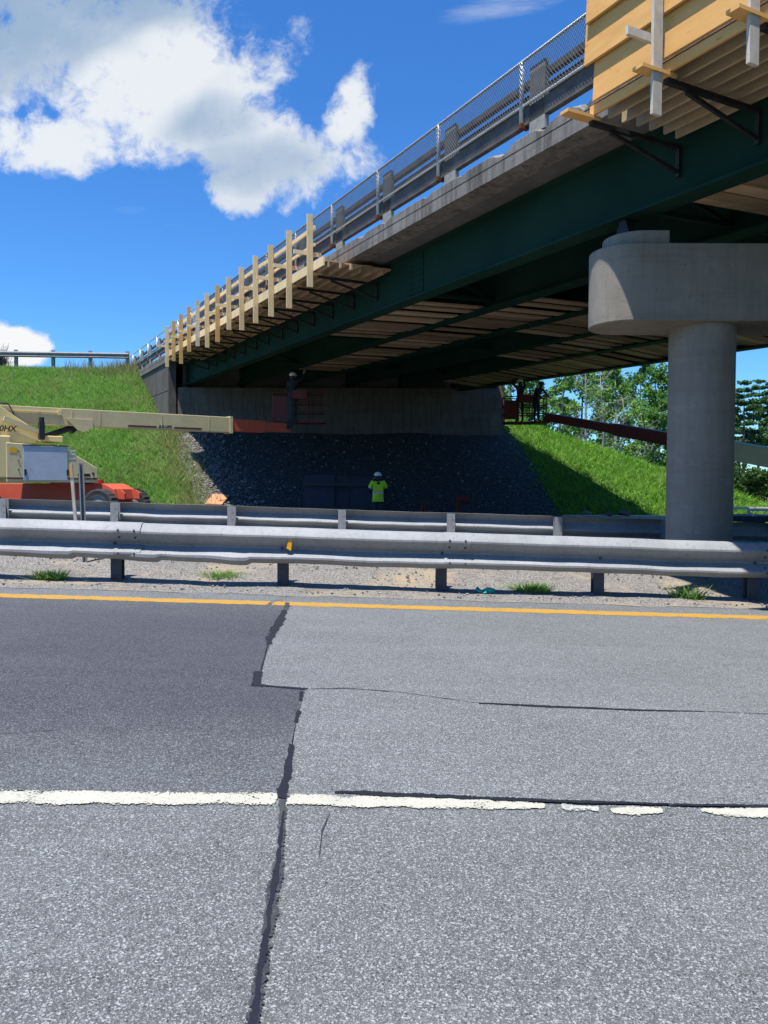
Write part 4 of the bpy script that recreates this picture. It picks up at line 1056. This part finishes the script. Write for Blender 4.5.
# sawhorse with planks, right of the worker
c = at(440, 508, 25.5)
o = thing('sawhorse', 'low rust red timber sawhorse with a plank across it, right of the worker', 'sawhorse', (c.x, c.y, base(c.x)))
bz = base(c.x)
MB().bar((c.x - .85, c.y, bz + .84), (c.x + .95, c.y + .1, bz + .80), .2, .045).build('plank', 'rust', o)
for dx in (-.55, .62):
    mb = MB()
    for sy in (-1, 1):
        for sx in (-1, 1): mb.bar((c.x + dx + sx * .12, c.y + sy * .3, bz), (c.x + dx + sx * .02, c.y + sy * .05, bz + .8), .06, .06)
    mb.build('trestle', 'rust', o)
MB().box(c.x + .55, c.x + .95, c.y - .1, c.y + .25, bz + .826, bz + 1.05).build('tool_box', 'lift_red_dark', o, bevel=.02)
# debris heap at the toe on the right
c0 = at(565, 515, 26.5); c1 = at(664, 515, 26.5)
o = thing('lumber_pile', 'low pile of grey boards at the foot of the grass slope left of the column', 'lumber', (c0.x, c0.y, base(c0.x)))
for k in range(6):
    y = 26.4 + (k % 3) * .28; z = base(c0.x + 1.5) + .12 + .14 * (k // 3) + .15
    MB().box(c0.x + random.uniform(0, .4), c1.x + random.uniform(-.2, .3), y, y + .24, z, z + .12).build('board', 'wood_weathered', o)
for x in (c0.x + .5, c1.x - .4): MB().box(x, x + .12, 26.3, 27.3, base(c0.x + 1.5) - .1, base(c0.x + 1.5) + .268).build('bearer', 'wood_weathered', o)
for k, (px, r, lab) in enumerate(((585, .2, 'pale broken concrete lump on the left end of the lumber pile'), (607, .2, 'dark broken concrete lump in the middle of the lumber pile'), (622, .25, 'larger dark rubble lump beside the pale one, on the lumber pile'))):
    c = at(px, 508, 26.3); bm = bmesh.new(); rr_ = random.Random(k + 3)
    for _ in range(13): bm.verts.new(Vector((rr_.gauss(0, 1), rr_.gauss(0, 1), rr_.gauss(0, 1))).normalized() * r * rr_.uniform(.7, 1.05))
    bmesh.ops.convex_hull(bm, input=bm.verts[:])
    for v_ in bm.verts: v_.co.z *= .6
    me = bpy.data.meshes.new('rubble'); bm.to_mesh(me); bm.free(); me.materials.append(MATS['stone' if k == 0 else 'concrete_dark'])
    ob = bpy.data.objects.new('rubble', me); col.objects.link(ob); ob.location = (c.x, 26.15, base(c.x) + .62); tag(ob, lab, 'rubble')
# trailer right of the column
c0 = at(738, 515, 24.0)
o = thing('flatbed_trailer', 'flatbed trailer with cream frame behind the column at the right picture edge', 'trailer', (c0.x + 1.5, 24, base(c0.x)))
bz = base(c0.x + 2)
MB().box(c0.x - .2, c0.x + 4.5, 23.6, 25.6, bz + .62, bz + .80).build('bed', 'tarp_dark', o)
mb = MB(); zt = at(745, 513, 24).z + .12
for y in (23.65, 25.5): mb.box(c0.x + .15, c0.x + 4.4, y, y + .07, zt - .05, zt + .03)
for x in (.15, 1.1, 2.2, 3.3, 4.3):
    for y in (23.65, 25.5): mb.bar((c0.x + x + (.18 if x < 1 else 0), y + .035, bz + .8), (c0.x + x, y + .035, zt - .05), .07, .07)
mb.build('frame_rail', 'cream_paint', o)
for x in (1.2, 2.4):
    for y in (23.7, 25.45): wheel(o, (c0.x + x, y, bz + .36), (0, 1, 0), .36, .22)
# plywood sheet at foot of gravel
ps = [hit(205, 507), hit(222, 507.5), hit(230, 498), hit(213, 497)]
mb = MB(); mb.prism([p + Vector((0, 0, .10)) for p in ps], (0, 0, .03)); o = mb.build('plywood_sheet', 'plywood_orange')
tag(o, 'orange brown plywood sheet lying at the foot of the sunlit gravel', 'plywood')

# ------------------------------------------------------------------ gravel slope, stones
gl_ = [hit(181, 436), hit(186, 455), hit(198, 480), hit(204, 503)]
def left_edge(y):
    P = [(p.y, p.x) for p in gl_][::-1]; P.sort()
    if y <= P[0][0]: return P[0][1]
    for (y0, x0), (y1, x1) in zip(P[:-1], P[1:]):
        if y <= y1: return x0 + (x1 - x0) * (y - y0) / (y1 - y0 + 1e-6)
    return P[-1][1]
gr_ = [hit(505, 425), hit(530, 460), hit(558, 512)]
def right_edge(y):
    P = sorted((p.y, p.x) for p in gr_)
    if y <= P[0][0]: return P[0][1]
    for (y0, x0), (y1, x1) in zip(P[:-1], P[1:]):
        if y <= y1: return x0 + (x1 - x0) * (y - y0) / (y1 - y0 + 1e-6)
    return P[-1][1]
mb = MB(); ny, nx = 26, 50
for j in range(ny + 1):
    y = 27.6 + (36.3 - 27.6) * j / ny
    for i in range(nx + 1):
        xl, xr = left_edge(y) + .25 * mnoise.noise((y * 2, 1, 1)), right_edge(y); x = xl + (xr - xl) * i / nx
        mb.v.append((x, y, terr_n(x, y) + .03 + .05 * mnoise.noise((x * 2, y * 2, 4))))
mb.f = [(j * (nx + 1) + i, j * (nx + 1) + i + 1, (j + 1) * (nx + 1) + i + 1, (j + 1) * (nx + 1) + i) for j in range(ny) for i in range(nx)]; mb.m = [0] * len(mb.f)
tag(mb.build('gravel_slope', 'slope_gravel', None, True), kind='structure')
def rocks(name, n, sampler, smin, smax, material):
    base_v = np.array([(1, 0, 0), (-1, 0, 0), (0, 1, 0), (0, -1, 0), (0, 0, 1), (0, 0, -1)], float)
    tri = np.array([(0, 2, 4), (2, 1, 4), (1, 3, 4), (3, 0, 4), (2, 0, 5), (1, 2, 5), (3, 1, 5), (0, 3, 5)])
    V = []; Fc = []
    for i in range(n):
        x, y, z = sampler(); s = smin + (smax - smin) * random.random() ** 2.2
        q = base_v * (s * rng.uniform(.55, 1.2, (6, 1))) * np.array((1, rng.uniform(.6, 1), rng.uniform(.5, .8)))
        a = random.random() * 6.28; c_, s_ = math.cos(a), math.sin(a); q = q @ np.array(((c_, s_, 0), (-s_, c_, 0), (0, 0, 1)))
        V.append(q + np.array((x, y, z))); Fc.append(tri + 6 * i)
    me = bpy.data.meshes.new(name); me.from_pydata(np.concatenate(V).tolist(), [], np.concatenate(Fc).tolist()); me.materials.append(MATS[material])
    o = bpy.data.objects.new(name, me); col.objects.link(o); return o
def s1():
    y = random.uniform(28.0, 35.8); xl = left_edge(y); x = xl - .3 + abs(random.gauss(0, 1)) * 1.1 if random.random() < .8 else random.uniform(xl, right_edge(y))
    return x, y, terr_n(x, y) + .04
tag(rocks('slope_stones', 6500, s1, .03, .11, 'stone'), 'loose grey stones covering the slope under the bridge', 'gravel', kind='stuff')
def s2():
    s = random.uniform(-6, 6.5); d = random.uniform(DY + .75, 14.5); p = RP(s, d, .02 + .17 * max(0, min(1, (d - DR - .1) / .9)) * max(0, min(1, (DB + .6 - d) / .6))); return p.x, p.y, p.z
tag(rocks('median_stones', 6000, s2, .006, .03, 'stone'), 'fine loose stones scattered over the median strip', 'gravel', kind='stuff')
def lump(name, px, py, r, material, lab, cat, sc=(1, 1, .7), seed=0):
    p = gp(px, py); bm = bmesh.new(); bmesh.ops.create_icosphere(bm, subdivisions=3, radius=r)
    for v_ in bm.verts:
        v_.co *= 1 + .5 * mnoise.noise(v_.co * (1.6 / r) + Vector((seed * 9, 0, 0))) + .12 * mnoise.noise(v_.co * (5 / r)); v_.co = Vector((v_.co.x * sc[0], v_.co.y * sc[1], v_.co.z * sc[2]))
    me = bpy.data.meshes.new(name); bm.to_mesh(me); bm.free(); me.materials.append(MATS[material])
    o = bpy.data.objects.new(name, me); col.objects.link(o); o.location = (p.x, p.y, p.z + r * sc[2] * .55); return tag(o, lab, cat)
lump('stone', 621, 589, .095, 'stone', 'pale grey stone beside the fourth guardrail post from the left', 'stone', (1.3, .9, .7), 3)
lump('stone', 575, 583, .04, 'concrete_dark', 'small dark stone left of the pale grey stone', 'stone', (1, 1, .8), 5)
lump('stone', 388, 572, .05, 'rust', 'small dark reddish clod on the gravel under the near guardrail', 'stone', (1.6, 1, .6), 6)
lump('stone', 372, 571, .035, 'concrete_dark', 'small dark clod just left of the reddish one', 'stone', (1.4, 1, .6), 8)
# glove
p = gp(485, 594); o = thing('glove', 'crumpled teal work glove lying on the gravel under the near guardrail', 'glove', p)
mb = MB()
mb.tube([p + Vector((-.02, 0, .03)), p + Vector((.04, .01, .04)), p + Vector((.12, .02, .03))], [.03, .045, .035], 10); mb.build('palm', 'teal', o, True)
fb = MB()
for k, (dx, dy, ln) in enumerate(((-.10, -.05, .1), (-.12, -.015, .11), (-.11, .02, .1), (-.09, .05, .08))):
    fb.tube([p + Vector((-.02, dy * .6, .03)), p + Vector((dx * .6, dy, .035)), p + Vector((dx, dy * 1.1, .05 + .01 * k))], [.016, .015, .010], 8)
fb.tube([p + Vector((.02, -.03, .03)), p + Vector((-.0, -.08, .03)), p + Vector((-.03, -.10, .025))], [.016, .014, .01], 8); fb.build('fingers', 'teal', o, True)

# ------------------------------------------------------------------ grass
def blades(n, sampler, hmin, hmax, wid, lean=.5):
    P = np.array([sampler() for _ in range(n)]); m = len(P)
    a = rng.uniform(0, 6.283, m); h = rng.uniform(hmin, hmax, m); w = wid * rng.uniform(.6, 1.4, m)
    dx, dy = np.cos(a) * w, np.sin(a) * w; lx, ly = rng.normal(0, lean, m) * h, rng.normal(0, lean, m) * h
    V = np.empty((m, 3, 3)); V[:, 0] = P + np.c_[dx, dy, np.zeros(m)]; V[:, 1] = P - np.c_[dx, dy, np.zeros(m)]; V[:, 2] = P + np.c_[lx, ly, h]
    return V.reshape(-1, 3)
def gsL():
    while True:
        x = random.uniform(-25, -5.5); y = random.uniform(27.8, 45.5)
        if x < left_edge(y) + random.gauss(0, .25) and (y < 36 or x < -9.6 - .506 * (y - 36)): return x, y, terr_n(x, y) - .07
o = soup('hill_grass', blades(130000, gsL, .10, .32, .022, .9), 3, 'grass'); tag(o, 'sunlit green grass covering the left hill', 'grass', kind='stuff')
def gsR():
    while True:
        x = random.uniform(2, 30); y = random.uniform(27.6, 60)
        if random.random() > (1 if y < 42 else .35): continue
        if x > right_edge(min(y, 36)) + random.gauss(0, .35) and (y < 36 or x > 5.7 - .5 * (y - 36)): return x, y, terr_n(x, y) - .07
o = soup('slope_grass', blades(130000, gsR, .10, .34, .024, .9), 3, 'grass_right'); tag(o, 'bright green grass on the slope right of the abutment', 'grass', kind='stuff')
def gsV():
    while True:
        q = gsL()
        if mnoise.noise((q[0] * .35, q[1] * .5, 9)) + .6 * mnoise.noise((q[0] * 1.3, q[1] * 1.7, 2)) > .12: return q
o = soup('straw_grass', blades(14000, gsV, .12, .42, .016, .9), 3, 'dry_grass'); tag(o, 'pale straw coloured grass in patches over the left hill', 'grass', kind='stuff')
def gsD():
    while True:
        y = random.uniform(28, 36.5); x = left_edge(y) + random.gauss(-.35, .45)
        return x, y, terr_n(x, y) - .04
o = soup('dry_grass', blades(2600, gsD, .15, .5, .02, .6), 3, 'dry_grass'); tag(o, 'straw coloured dry grass along the edge of the sunlit gravel', 'grass', kind='stuff')
def gsT():
    x = random.uniform(-18, -13.2); x = x if random.random() < .5 else random.uniform(-15.5, -13.0); y = 43.6 + random.gauss(0, .5); return x, y, terr_n(x, y) - .04
o = soup('dry_weeds', blades(1500, gsT, .3, .9, .014, .25), 3, 'dry_grass'); tag(o, 'thin dry weeds on the hill top by the guardrail end', 'weeds', kind='stuff')
def tuft(px, py, n, r, h, lab, m='grass'):
    p = gp(px, py)
    def sm():
        a = random.random() * 6.28; rr = r * math.sqrt(random.random()); return p.x + rr * math.cos(a) * 1.5, p.y + rr * math.sin(a) * .7, p.z
    o = soup('weed_tuft', blades(int(n * 1.3), sm, h * .4, h * 1.25, .010, .8), 3, m); return tag(o, lab, 'weed')
tuft(50, 581, 320, .12, .13, 'green weed tuft at the left beside the perforated sign post')
tuft(221, 582, 420, .15, .14, 'green weed tuft midway between the first two near guardrail posts')
tuft(532, 594, 380, .13, .14, 'green weed tuft right of the teal glove')
tuft(686, 600, 160, .13, .17, 'thin green weed left of the last near guardrail post')
tuft(21, 566, 120, .08, .11, 'small green weed at the left picture edge in the median')
tuft(132, 564, 120, .12, .09, 'small green weed just right of the first near guardrail post')
tuft(368, 574, 160, .2, .07, 'low yellowish weed patch left of the reddish clod', 'dry_grass')
tuft(243, 567, 100, .1, .08, 'small low weed between gravel and rail, left of the amber reflector')
def gsW():
    y = random.uniform(27.6, 28.6); x = random.uniform(-5.8, -4.0); return x, y, terr_n(x, y)
o = soup('weed_clump', blades(900, gsW, .15, .45, .03, .6), 3, 'grass'); tag(o, 'leafy weed clump at the foot of the gravel right of the plywood sheet', 'weed')

# ------------------------------------------------------------------ trees
def leaf_cloud(centers, radii, n, size, flat=1.0):
    C = np.array(centers); Rr = np.array(radii); w = Rr ** 2 / np.sum(Rr ** 2); idx = rng.choice(len(C), n, p=w)
    d = rng.normal(size=(n, 3)); d /= np.linalg.norm(d, axis=1)[:, None]; rr = rng.random(n) ** .45
    P = C[idx] + d * (rr * Rr[idx])[:, None] * np.array((1, 1, flat))
    a = rng.normal(size=(n, 3)); a /= np.linalg.norm(a, axis=1)[:, None]; b = np.cross(a, rng.normal(size=(n, 3))); b /= np.linalg.norm(b, axis=1)[:, None]
    s = (size * rng.uniform(.5, 1.3, n))[:, None]
    V = np.stack([P - a * s - b * s * .6, P + a * s - b * s * .6, P + a * s * .8 + b * s * .6, P - a * s * .8 + b * s * .6], 1)
    return V.reshape(-1, 3)
def broadleaf(name, label, loc, h, r, leafm, bark, nleaf, trunk_frac=.35, gap=.5, leafsize=.14, group=None, seed=0):
    random.seed(seed); loc = Vector(loc); o = thing(name, label, 'tree', loc, 0, group)
    mb = MB(); lean = Vector((random.uniform(-.06, .06), random.uniform(-.06, .06), 1))
    tr = [loc + lean * (h * k) + Vector((random.uniform(-.1, .1), random.uniform(-.1, .1), 0)) * (1 if k else 0) for k in (0, .2, .4, .6, .8, .95)]
    tr[0].z -= .4; r0 = h * .011
    mb.tube(tr, [r0 * 1.2, r0, r0 * .8, r0 * .6, r0 * .38, r0 * .15], 8)
    cs, rs = [], []
    for k in range(int(13 + h)):
        f = trunk_frac + (1 - trunk_frac) * (k + random.random()) / (13 + h); a = random.random() * 6.28
        prof = math.sin(min(1, (f - trunk_frac * .8) / (1 - trunk_frac * .8)) * 2.6 + .35)
        reach = r * max(.2, prof) * random.uniform(.45, 1.1); i = min(4, int(f / .2)); b0 = tr[i].lerp(tr[i + 1], min(1, (f - i * .2) / .2))
        tip = b0 + Vector((math.cos(a) * reach, math.sin(a) * reach, reach * random.uniform(.15, .7))); mid = b0.lerp(tip, .5) + Vector((0, 0, -.08 * reach))
        mb.tube([b0, mid, tip], [r0 * .38 * (1.1 - f), r0 * .25 * (1.1 - f), .012], 5, False)
        for q in (.55, .8, 1.0):
            c = b0.lerp(tip, q) + Vector((random.gauss(0, .2), random.gauss(0, .2), random.gauss(.1, .2))); cs.append(tuple(c)); rs.append(r * random.uniform(.16, .32) * gap * 1.6)
            for _ in range(1):
                e = c + Vector((random.gauss(0, .4), random.gauss(0, .4), random.gauss(.2, .3))); mb.tube([b0.lerp(tip, q * .9), e], [.02, .008], 4, False)
    mb.build('trunk', bark, o, True)
    soup('crown', leaf_cloud(cs, rs, nleaf, leafsize, .85), 4, leafm, o)
    return o
def pine(label, loc, h, r, group=None, seed=0, bare=.5):
    random.seed(seed); loc = Vector(loc); o = thing('pine_tree', label, 'tree', loc, 0, group); mb = MB()
    mb.tube([loc - Vector((0, 0, .4)), loc + Vector((.1, 0, h * .5)), loc + Vector((0, .05, h))], [h * .013, h * .009, .02], 8)
    cs, rs = [], []; z = bare * h
    while z < h:
        f = (z - bare * h) / (h - bare * h); R_ = r * (1 - f) ** .7 * random.uniform(.6, 1.1) + .25
        for k in range(5):
            a = random.random() * 6.28; tip = loc + Vector((math.cos(a) * R_, math.sin(a) * R_, z + R_ * random.uniform(-.08, .3))); b0 = loc + Vector((0, 0, z))
            mb.tube([b0, tip], [.045, .012], 5, False)
            for q in (.4, .62, .82, 1.0): c = b0.lerp(tip, q); cs.append((c.x, c.y, c.z + .1)); rs.append(.26 + R_ * .12)
        z += h * .052
    mb.build('trunk', 'bark_grey', o, True); soup('crown', leaf_cloud(cs, rs, 5200, .12, .42), 4, 'leaf_pine', o); return o
def ground_at(x, y): return Vector((x, y, terr(x, y)))
def tree_at(px, Y): x = (px - 384) / F * Y; return ground_at(x, Y)
grpT = 'leafy trees beyond the slope'
spec = [(505, 62, 13.0, 3.0, 'leaf_birch'), (533, 70, 12.6, 3.4, 'leaf_maple'), (555, 60, 12.2, 2.6, 'leaf_birch'), (578, 68, 12.8, 3.2, 'leaf_birch'), (600, 72, 13.4, 3.4, 'leaf_maple'),
        (618, 63, 11.8, 2.9, 'leaf_birch'), (634, 74, 14.3, 3.2, 'leaf_maple'), (652, 66, 12.0, 2.8, 'leaf_maple'), (660, 84, 12.4, 3.4, 'leaf_maple'), (487, 75, 13.5, 3.4, 'leaf_maple')]
desc = ['light green birch nearest the right lift basket', 'darker leafy tree just right of the lift basket', 'light green birch above the lift boom, left of the whitest trunk', 'light green birch by the whitest trunk', 'darker leafy tree behind the bare pale tree',
        'light green birch in front, left of the tallest crown', 'tallest leafy tree near the column, top against the sky', 'dark leafy tree touching the column on its left', 'farthest leafy tree beside the left side of the column', 'leafy tree mostly hidden by the abutment end']
for i, (px, Y, h, r, lm) in enumerate(spec):
    broadleaf('birch_tree' if lm == 'leaf_birch' else 'leafy_tree', desc[i], tree_at(px, Y), h * 1.06, r * .74, lm, 'bark_white' if lm == 'leaf_birch' else 'bark_grey', 4600, .14, .66, .115, grpT, 20 + i)
# pale, nearly bare trees in front of the green
far = [(840, 62, 12.0, 2.4), (880, 70, 13.0, 2.8), (925, 64, 12.2, 2.5), (975, 72, 13.6, 2.9), (1030, 66, 12.4, 2.6)]
fd = ['leafy tree past the right picture edge, nearest the pines', 'tall leafy tree past the right picture edge behind the first', 'smaller leafy tree far past the right picture edge', 'broad leafy tree far past the right picture edge', 'outermost leafy tree past the right picture edge']
for i, (px, Y, h, r) in enumerate(far): broadleaf('leafy_tree', fd[i], tree_at(px, Y), h, r, 'leaf_maple', 'bark_grey', 2600, .28, .62, .14, grpT, 160 + i)
for i, (px, Y, h, lab) in enumerate(((603, 55, 9.8, 'pale nearly bare tree in the middle of the wood edge'), (585, 57, 11.5, 'tall white trunked tree with few leaves crossing the lift boom'), (640, 54, 6.5, 'small pale bare sapling just left of the column'), (622, 56, 8.6, 'bare spreading tree between white trunk and column'))):
    broadleaf('bare_tree', lab, tree_at(px, Y), h, 1.9, 'leaf_birch', 'bark_white', 260, .25, .6, .09, 'pale bare trees', 60 + i)
grpP = 'pines right of the column'
for i, (px, Y, h, lab) in enumerate(((742, 78, 13.2, 'pine immediately right of the column'), (757, 84, 14.4, 'tall pine in the gap right of the column, second from it'), (772, 80, 13.6, 'pine at the right picture edge'), (728, 90, 13.4, 'pine mostly hidden behind the column'), (664, 95, 12.8, 'dark pine just left of the column'), (800, 82, 14.0, 'pine beyond the right picture edge'))):
    pine(lab, tree_at(px, Y), h, 2.1, grpP, 80 + i)
grpS = 'shrubs below the trees'
def shrub(label, loc, r, h, seed, m='leaf_shrub', n=2600):
    random.seed(seed); loc = Vector(loc); o = thing('shrub', label, 'shrub', loc, 0, grpS); mb = MB(); cs, rs = [], []
    for k in range(14):
        a = random.random() * 6.28; q = loc + Vector((math.cos(a) * r * random.random(), math.sin(a) * r * random.random(), h * random.uniform(.25, .95)))
        mb.tube([loc - Vector((0, 0, .2)), loc.lerp(q, .5) + Vector((0, 0, .1)), q], [.04, .03, .01], 5, False); cs.append(tuple(q)); rs.append(r * random.uniform(.3, .5))
    mb.build('stems', 'bark_grey', o); soup('foliage', leaf_cloud(cs, rs, n, .12, .8), 4, m, o); return o
sh = [(742, 62, 1.8, 3.3), (757, 66, 2.0, 3.6), (770, 60, 1.8, 3.4), (790, 63, 2.2, 4.6), (725, 66, 2.2, 4.4), (655, 66, 2.3, 4.8), (638, 68, 2.4, 5.0), (615, 70, 2.5, 5.6), (590, 72, 2.6, 6.2), (565, 73, 2.6, 6.8), (540, 74, 2.6, 7.4), (515, 74, 2.6, 7.6)]
sl = ['dark shrub immediately right of the column', 'dark shrub second from the column on its right', 'dark shrub at the right picture edge', 'dark shrub beyond the right picture edge', 'dark shrub hidden behind the column', 'green shrub nearest the column on its left', 'green shrub second from the column on its left', 'green shrub under the tallest leafy tree', 'green shrub behind the white trunks', 'green shrub below the middle of the red boom', 'green shrub below the boom tip', 'green shrub behind the lift basket']
for i, (px, Y, r, h) in enumerate(sh): shrub(sl[i], tree_at(px, Y), r, h, 120 + i, 'leaf_shrub' if i < 5 else 'leaf_maple', 2600 if i < 5 else 3600)
# leafless bush on the hill at left
loc = Vector(((0 - 384) / F * 47, 47, 7.8)); random.seed(5)
o = thing('bare_bush', 'dark leafless bush on the hill top at the left picture edge', 'bush', loc); mb = MB()
for k in range(160):
    a = random.random() * 6.28; q = loc + Vector((math.cos(a) * .9 * random.random(), math.sin(a) * .9 * random.random(), random.uniform(.6, 2.1))); m_ = loc.lerp(q, .55) + Vector((random.gauss(0, .12), random.gauss(0, .12), .1))
    mb.tube([loc + Vector((random.gauss(0, .15), 0, -.2)), m_, q], [.02, .014, .008], 4, False)
    for _ in range(3): mb.tube([m_, m_ + Vector((random.gauss(0, .3), random.gauss(0, .3), random.uniform(.2, .6)))], [.011, .006], 3, False)
mb.build('twigs', 'twig', o)

# ------------------------------------------------------------------ sky, sun
TOSUN = Vector((-.18, -.25, 1)).normalized()
elev = math.asin(TOSUN.z); azim = math.atan2(TOSUN.x, TOSUN.y)
world = bpy.data.worlds.new('World'); scene.world = world; world.use_nodes = True
t = NT(world.node_tree); t.n.clear()
out = t.node('ShaderNodeOutputWorld'); bg = t.node('ShaderNodeBackground'); t.l.new(bg.outputs[0], out.inputs[0])
sky = t.node('ShaderNodeTexSky', sky_type='NISHITA'); sky.sun_disc = False; sky.sun_elevation = elev; sky.sun_rotation = azim
sky.air_density = 1.0; sky.dust_density = .3; sky.ozone_density = 3.0; sky.altitude = 100
tc = t.node('ShaderNodeTexCoord'); sep = t.node('ShaderNodeSeparateXYZ'); t.l.new(tc.outputs['Generated'], sep.inputs[0])
yy = t.math('MAXIMUM', sep.outputs[1], .02)
U = t.math('DIVIDE', sep.outputs[0], yy); V = t.math('DIVIDE', sep.outputs[2], yy)
def uv(px, py): return (px - 384) / F, (487 - py) / F
def lobe(px, py, rx, ry, w=1.0, rot=0.0):
    u0, v0 = uv(px, py); du = t.math('SUBTRACT', U, u0); dv = t.math('SUBTRACT', V, v0)
    c_, s_ = math.cos(rot), math.sin(rot)
    a = t.math('MULTIPLY', t.math('ADD', t.math('MULTIPLY', du, c_), t.math('MULTIPLY', dv, s_)), F / rx)
    b_ = t.math('MULTIPLY', t.math('SUBTRACT', t.math('MULTIPLY', dv, c_), t.math('MULTIPLY', du, s_)), F / ry)
    d2 = t.math('ADD', t.math('MULTIPLY', a, a), t.math('MULTIPLY', b_, b_))
    return t.math('MULTIPLY', t.math('SUBTRACT', 1.0, d2), w)
def union(items):
    o_ = items[0]
    for i_ in items[1:]: o_ = t.math('SMOOTH_MAX', o_, i_, .25)
    return o_
cv = t.node('ShaderNodeCombineXYZ'); t.l.new(U, cv.inputs[0]); t.l.new(V, cv.inputs[1])
fb = t.noise(cv.outputs[0], 7.0, 9, .62, .35); fb2 = t.noise(cv.outputs[0], 3.2, 6, .6, .2)
big = union([lobe(70, 50, 200, 92), lobe(160, 95, 130, 80), lobe(250, 150, 95, 48, 1, -.45), lobe(240, 190, 32, 32), lobe(348, 122, 24, 46, 1, -.35), lobe(60, 150, 135, 34), lobe(330, 165, 48, 26, .7), lobe(-120, 90, 160, 110), lobe(120, -60, 160, 90)])
mask = t.math('MAXIMUM', big, -1.2)
fine = t.noise(cv.outputs[0], 34, 6, .65, .4)
den = t.math('ADD', t.math('ADD', mask, t.math('MULTIPLY', t.math('SUBTRACT', fb, .5), 3.6)), t.math('MULTIPLY', t.math('SUBTRACT', fine, .5), 1.7))
den = t.mapr(den, -.1, .8, 0, 1, True)
small = t.math('ADD', union([lobe(22, 348, 42, 22), lobe(-30, 345, 60, 30)]), t.math('MULTIPLY', t.math('SUBTRACT', t.noise(cv.outputs[0], 22, 6, .6), .5), 2.0))
small = t.mapr(small, 0, .5, 0, 1, True)
wv = t.node('ShaderNodeMapping'); wv.inputs['Rotation'].default_value = (0, 0, -.25); wv.inputs['Scale'].default_value = (.55, 2.4, 1); t.l.new(cv.outputs[0], wv.inputs[0])
wis = t.math('ADD', union([lobe(505, 14, 75, 17, 1.1, .22), lobe(590, -12, 80, 20), lobe(430, -5, 40, 10), lobe(175, 229, 18, 2.2, .45), lobe(135, 215, 14, 4, .2), lobe(245, 25, 40, 30, .6)]), t.math('MULTIPLY', t.math('SUBTRACT', t.noise(wv.outputs[0], 9, 7, .65, .5), .54), 3.6))
wis = t.mapr(wis, .1, 2.0, 0, .45, True)
ahead = t.mapr(sep.outputs[1], .03, .1)
alpha = t.math('MULTIPLY', t.math('MAXIMUM', t.math('MAXIMUM', t.math('MULTIPLY', den, .93), small), wis), ahead)
# cloud tone: sunlit white heaps, blue grey bellies
shade = union([lobe(20, 40, 130, 62), lobe(100, 12, 120, 40), lobe(205, 128, 52, 24, .55), lobe(255, 168, 60, 24, .45), lobe(-100, 60, 160, 80)])
br = union([lobe(135, 98, 62, 42), lobe(20, 140, 80, 34), lobe(175, 62, 50, 30, .6), lobe(345, 105, 26, 36, .8)])
sh_ = t.math('ADD', t.math('SUBTRACT', t.math('MAXIMUM', shade, -.6), t.math('MULTIPLY', t.math('MAXIMUM', br, -.3), .9)), t.math('ADD', t.math('MULTIPLY', t.math('SUBTRACT', fb2, .5), 3.2), t.math('MULTIPLY', t.math('SUBTRACT', fb, .5), 1.6)))
sh_ = t.mapr(sh_, -.8, 1.35, 0, 1, True)
ccol = t.mix(sh_, (8.3, 8.6, 8.8), (3.3, 4.5, 6.0))
ccol = t.mix(small, ccol, (8.8, 8.9, 9.0))
hsv = t.node('ShaderNodeHueSaturation'); hsv.inputs['Saturation'].default_value = 1.2; hsv.inputs['Value'].default_value = 1.25; t.l.new(sky.outputs[0], hsv.inputs['Color'])
skyc = t.mix(1.0, hsv.outputs[0], (.70, 1.12, 1.50), 'MULTIPLY')
t.l.new(t.mix(alpha, skyc, ccol), bg.inputs[0])
bg.inputs[1].default_value = .07
sd = bpy.data.lights.new('sun', 'SUN'); sd.energy = 5.0; sd.angle = R(.53); sd.color = (1, .955, .89)
so = bpy.data.objects.new('sun', sd); col.objects.link(so); so.rotation_euler = (-TOSUN).to_track_quat('-Z', 'Y').to_euler(); so.location = TOSUN * 60

vs_ = scene.view_settings
vs_.view_transform = 'Standard'; vs_.look = 'None'; vs_.gamma = 1; vs_.use_curve_mapping = False; vs_.exposure = 0.6
scene.cycles.max_bounces = 6; scene.cycles.diffuse_bounces = 1
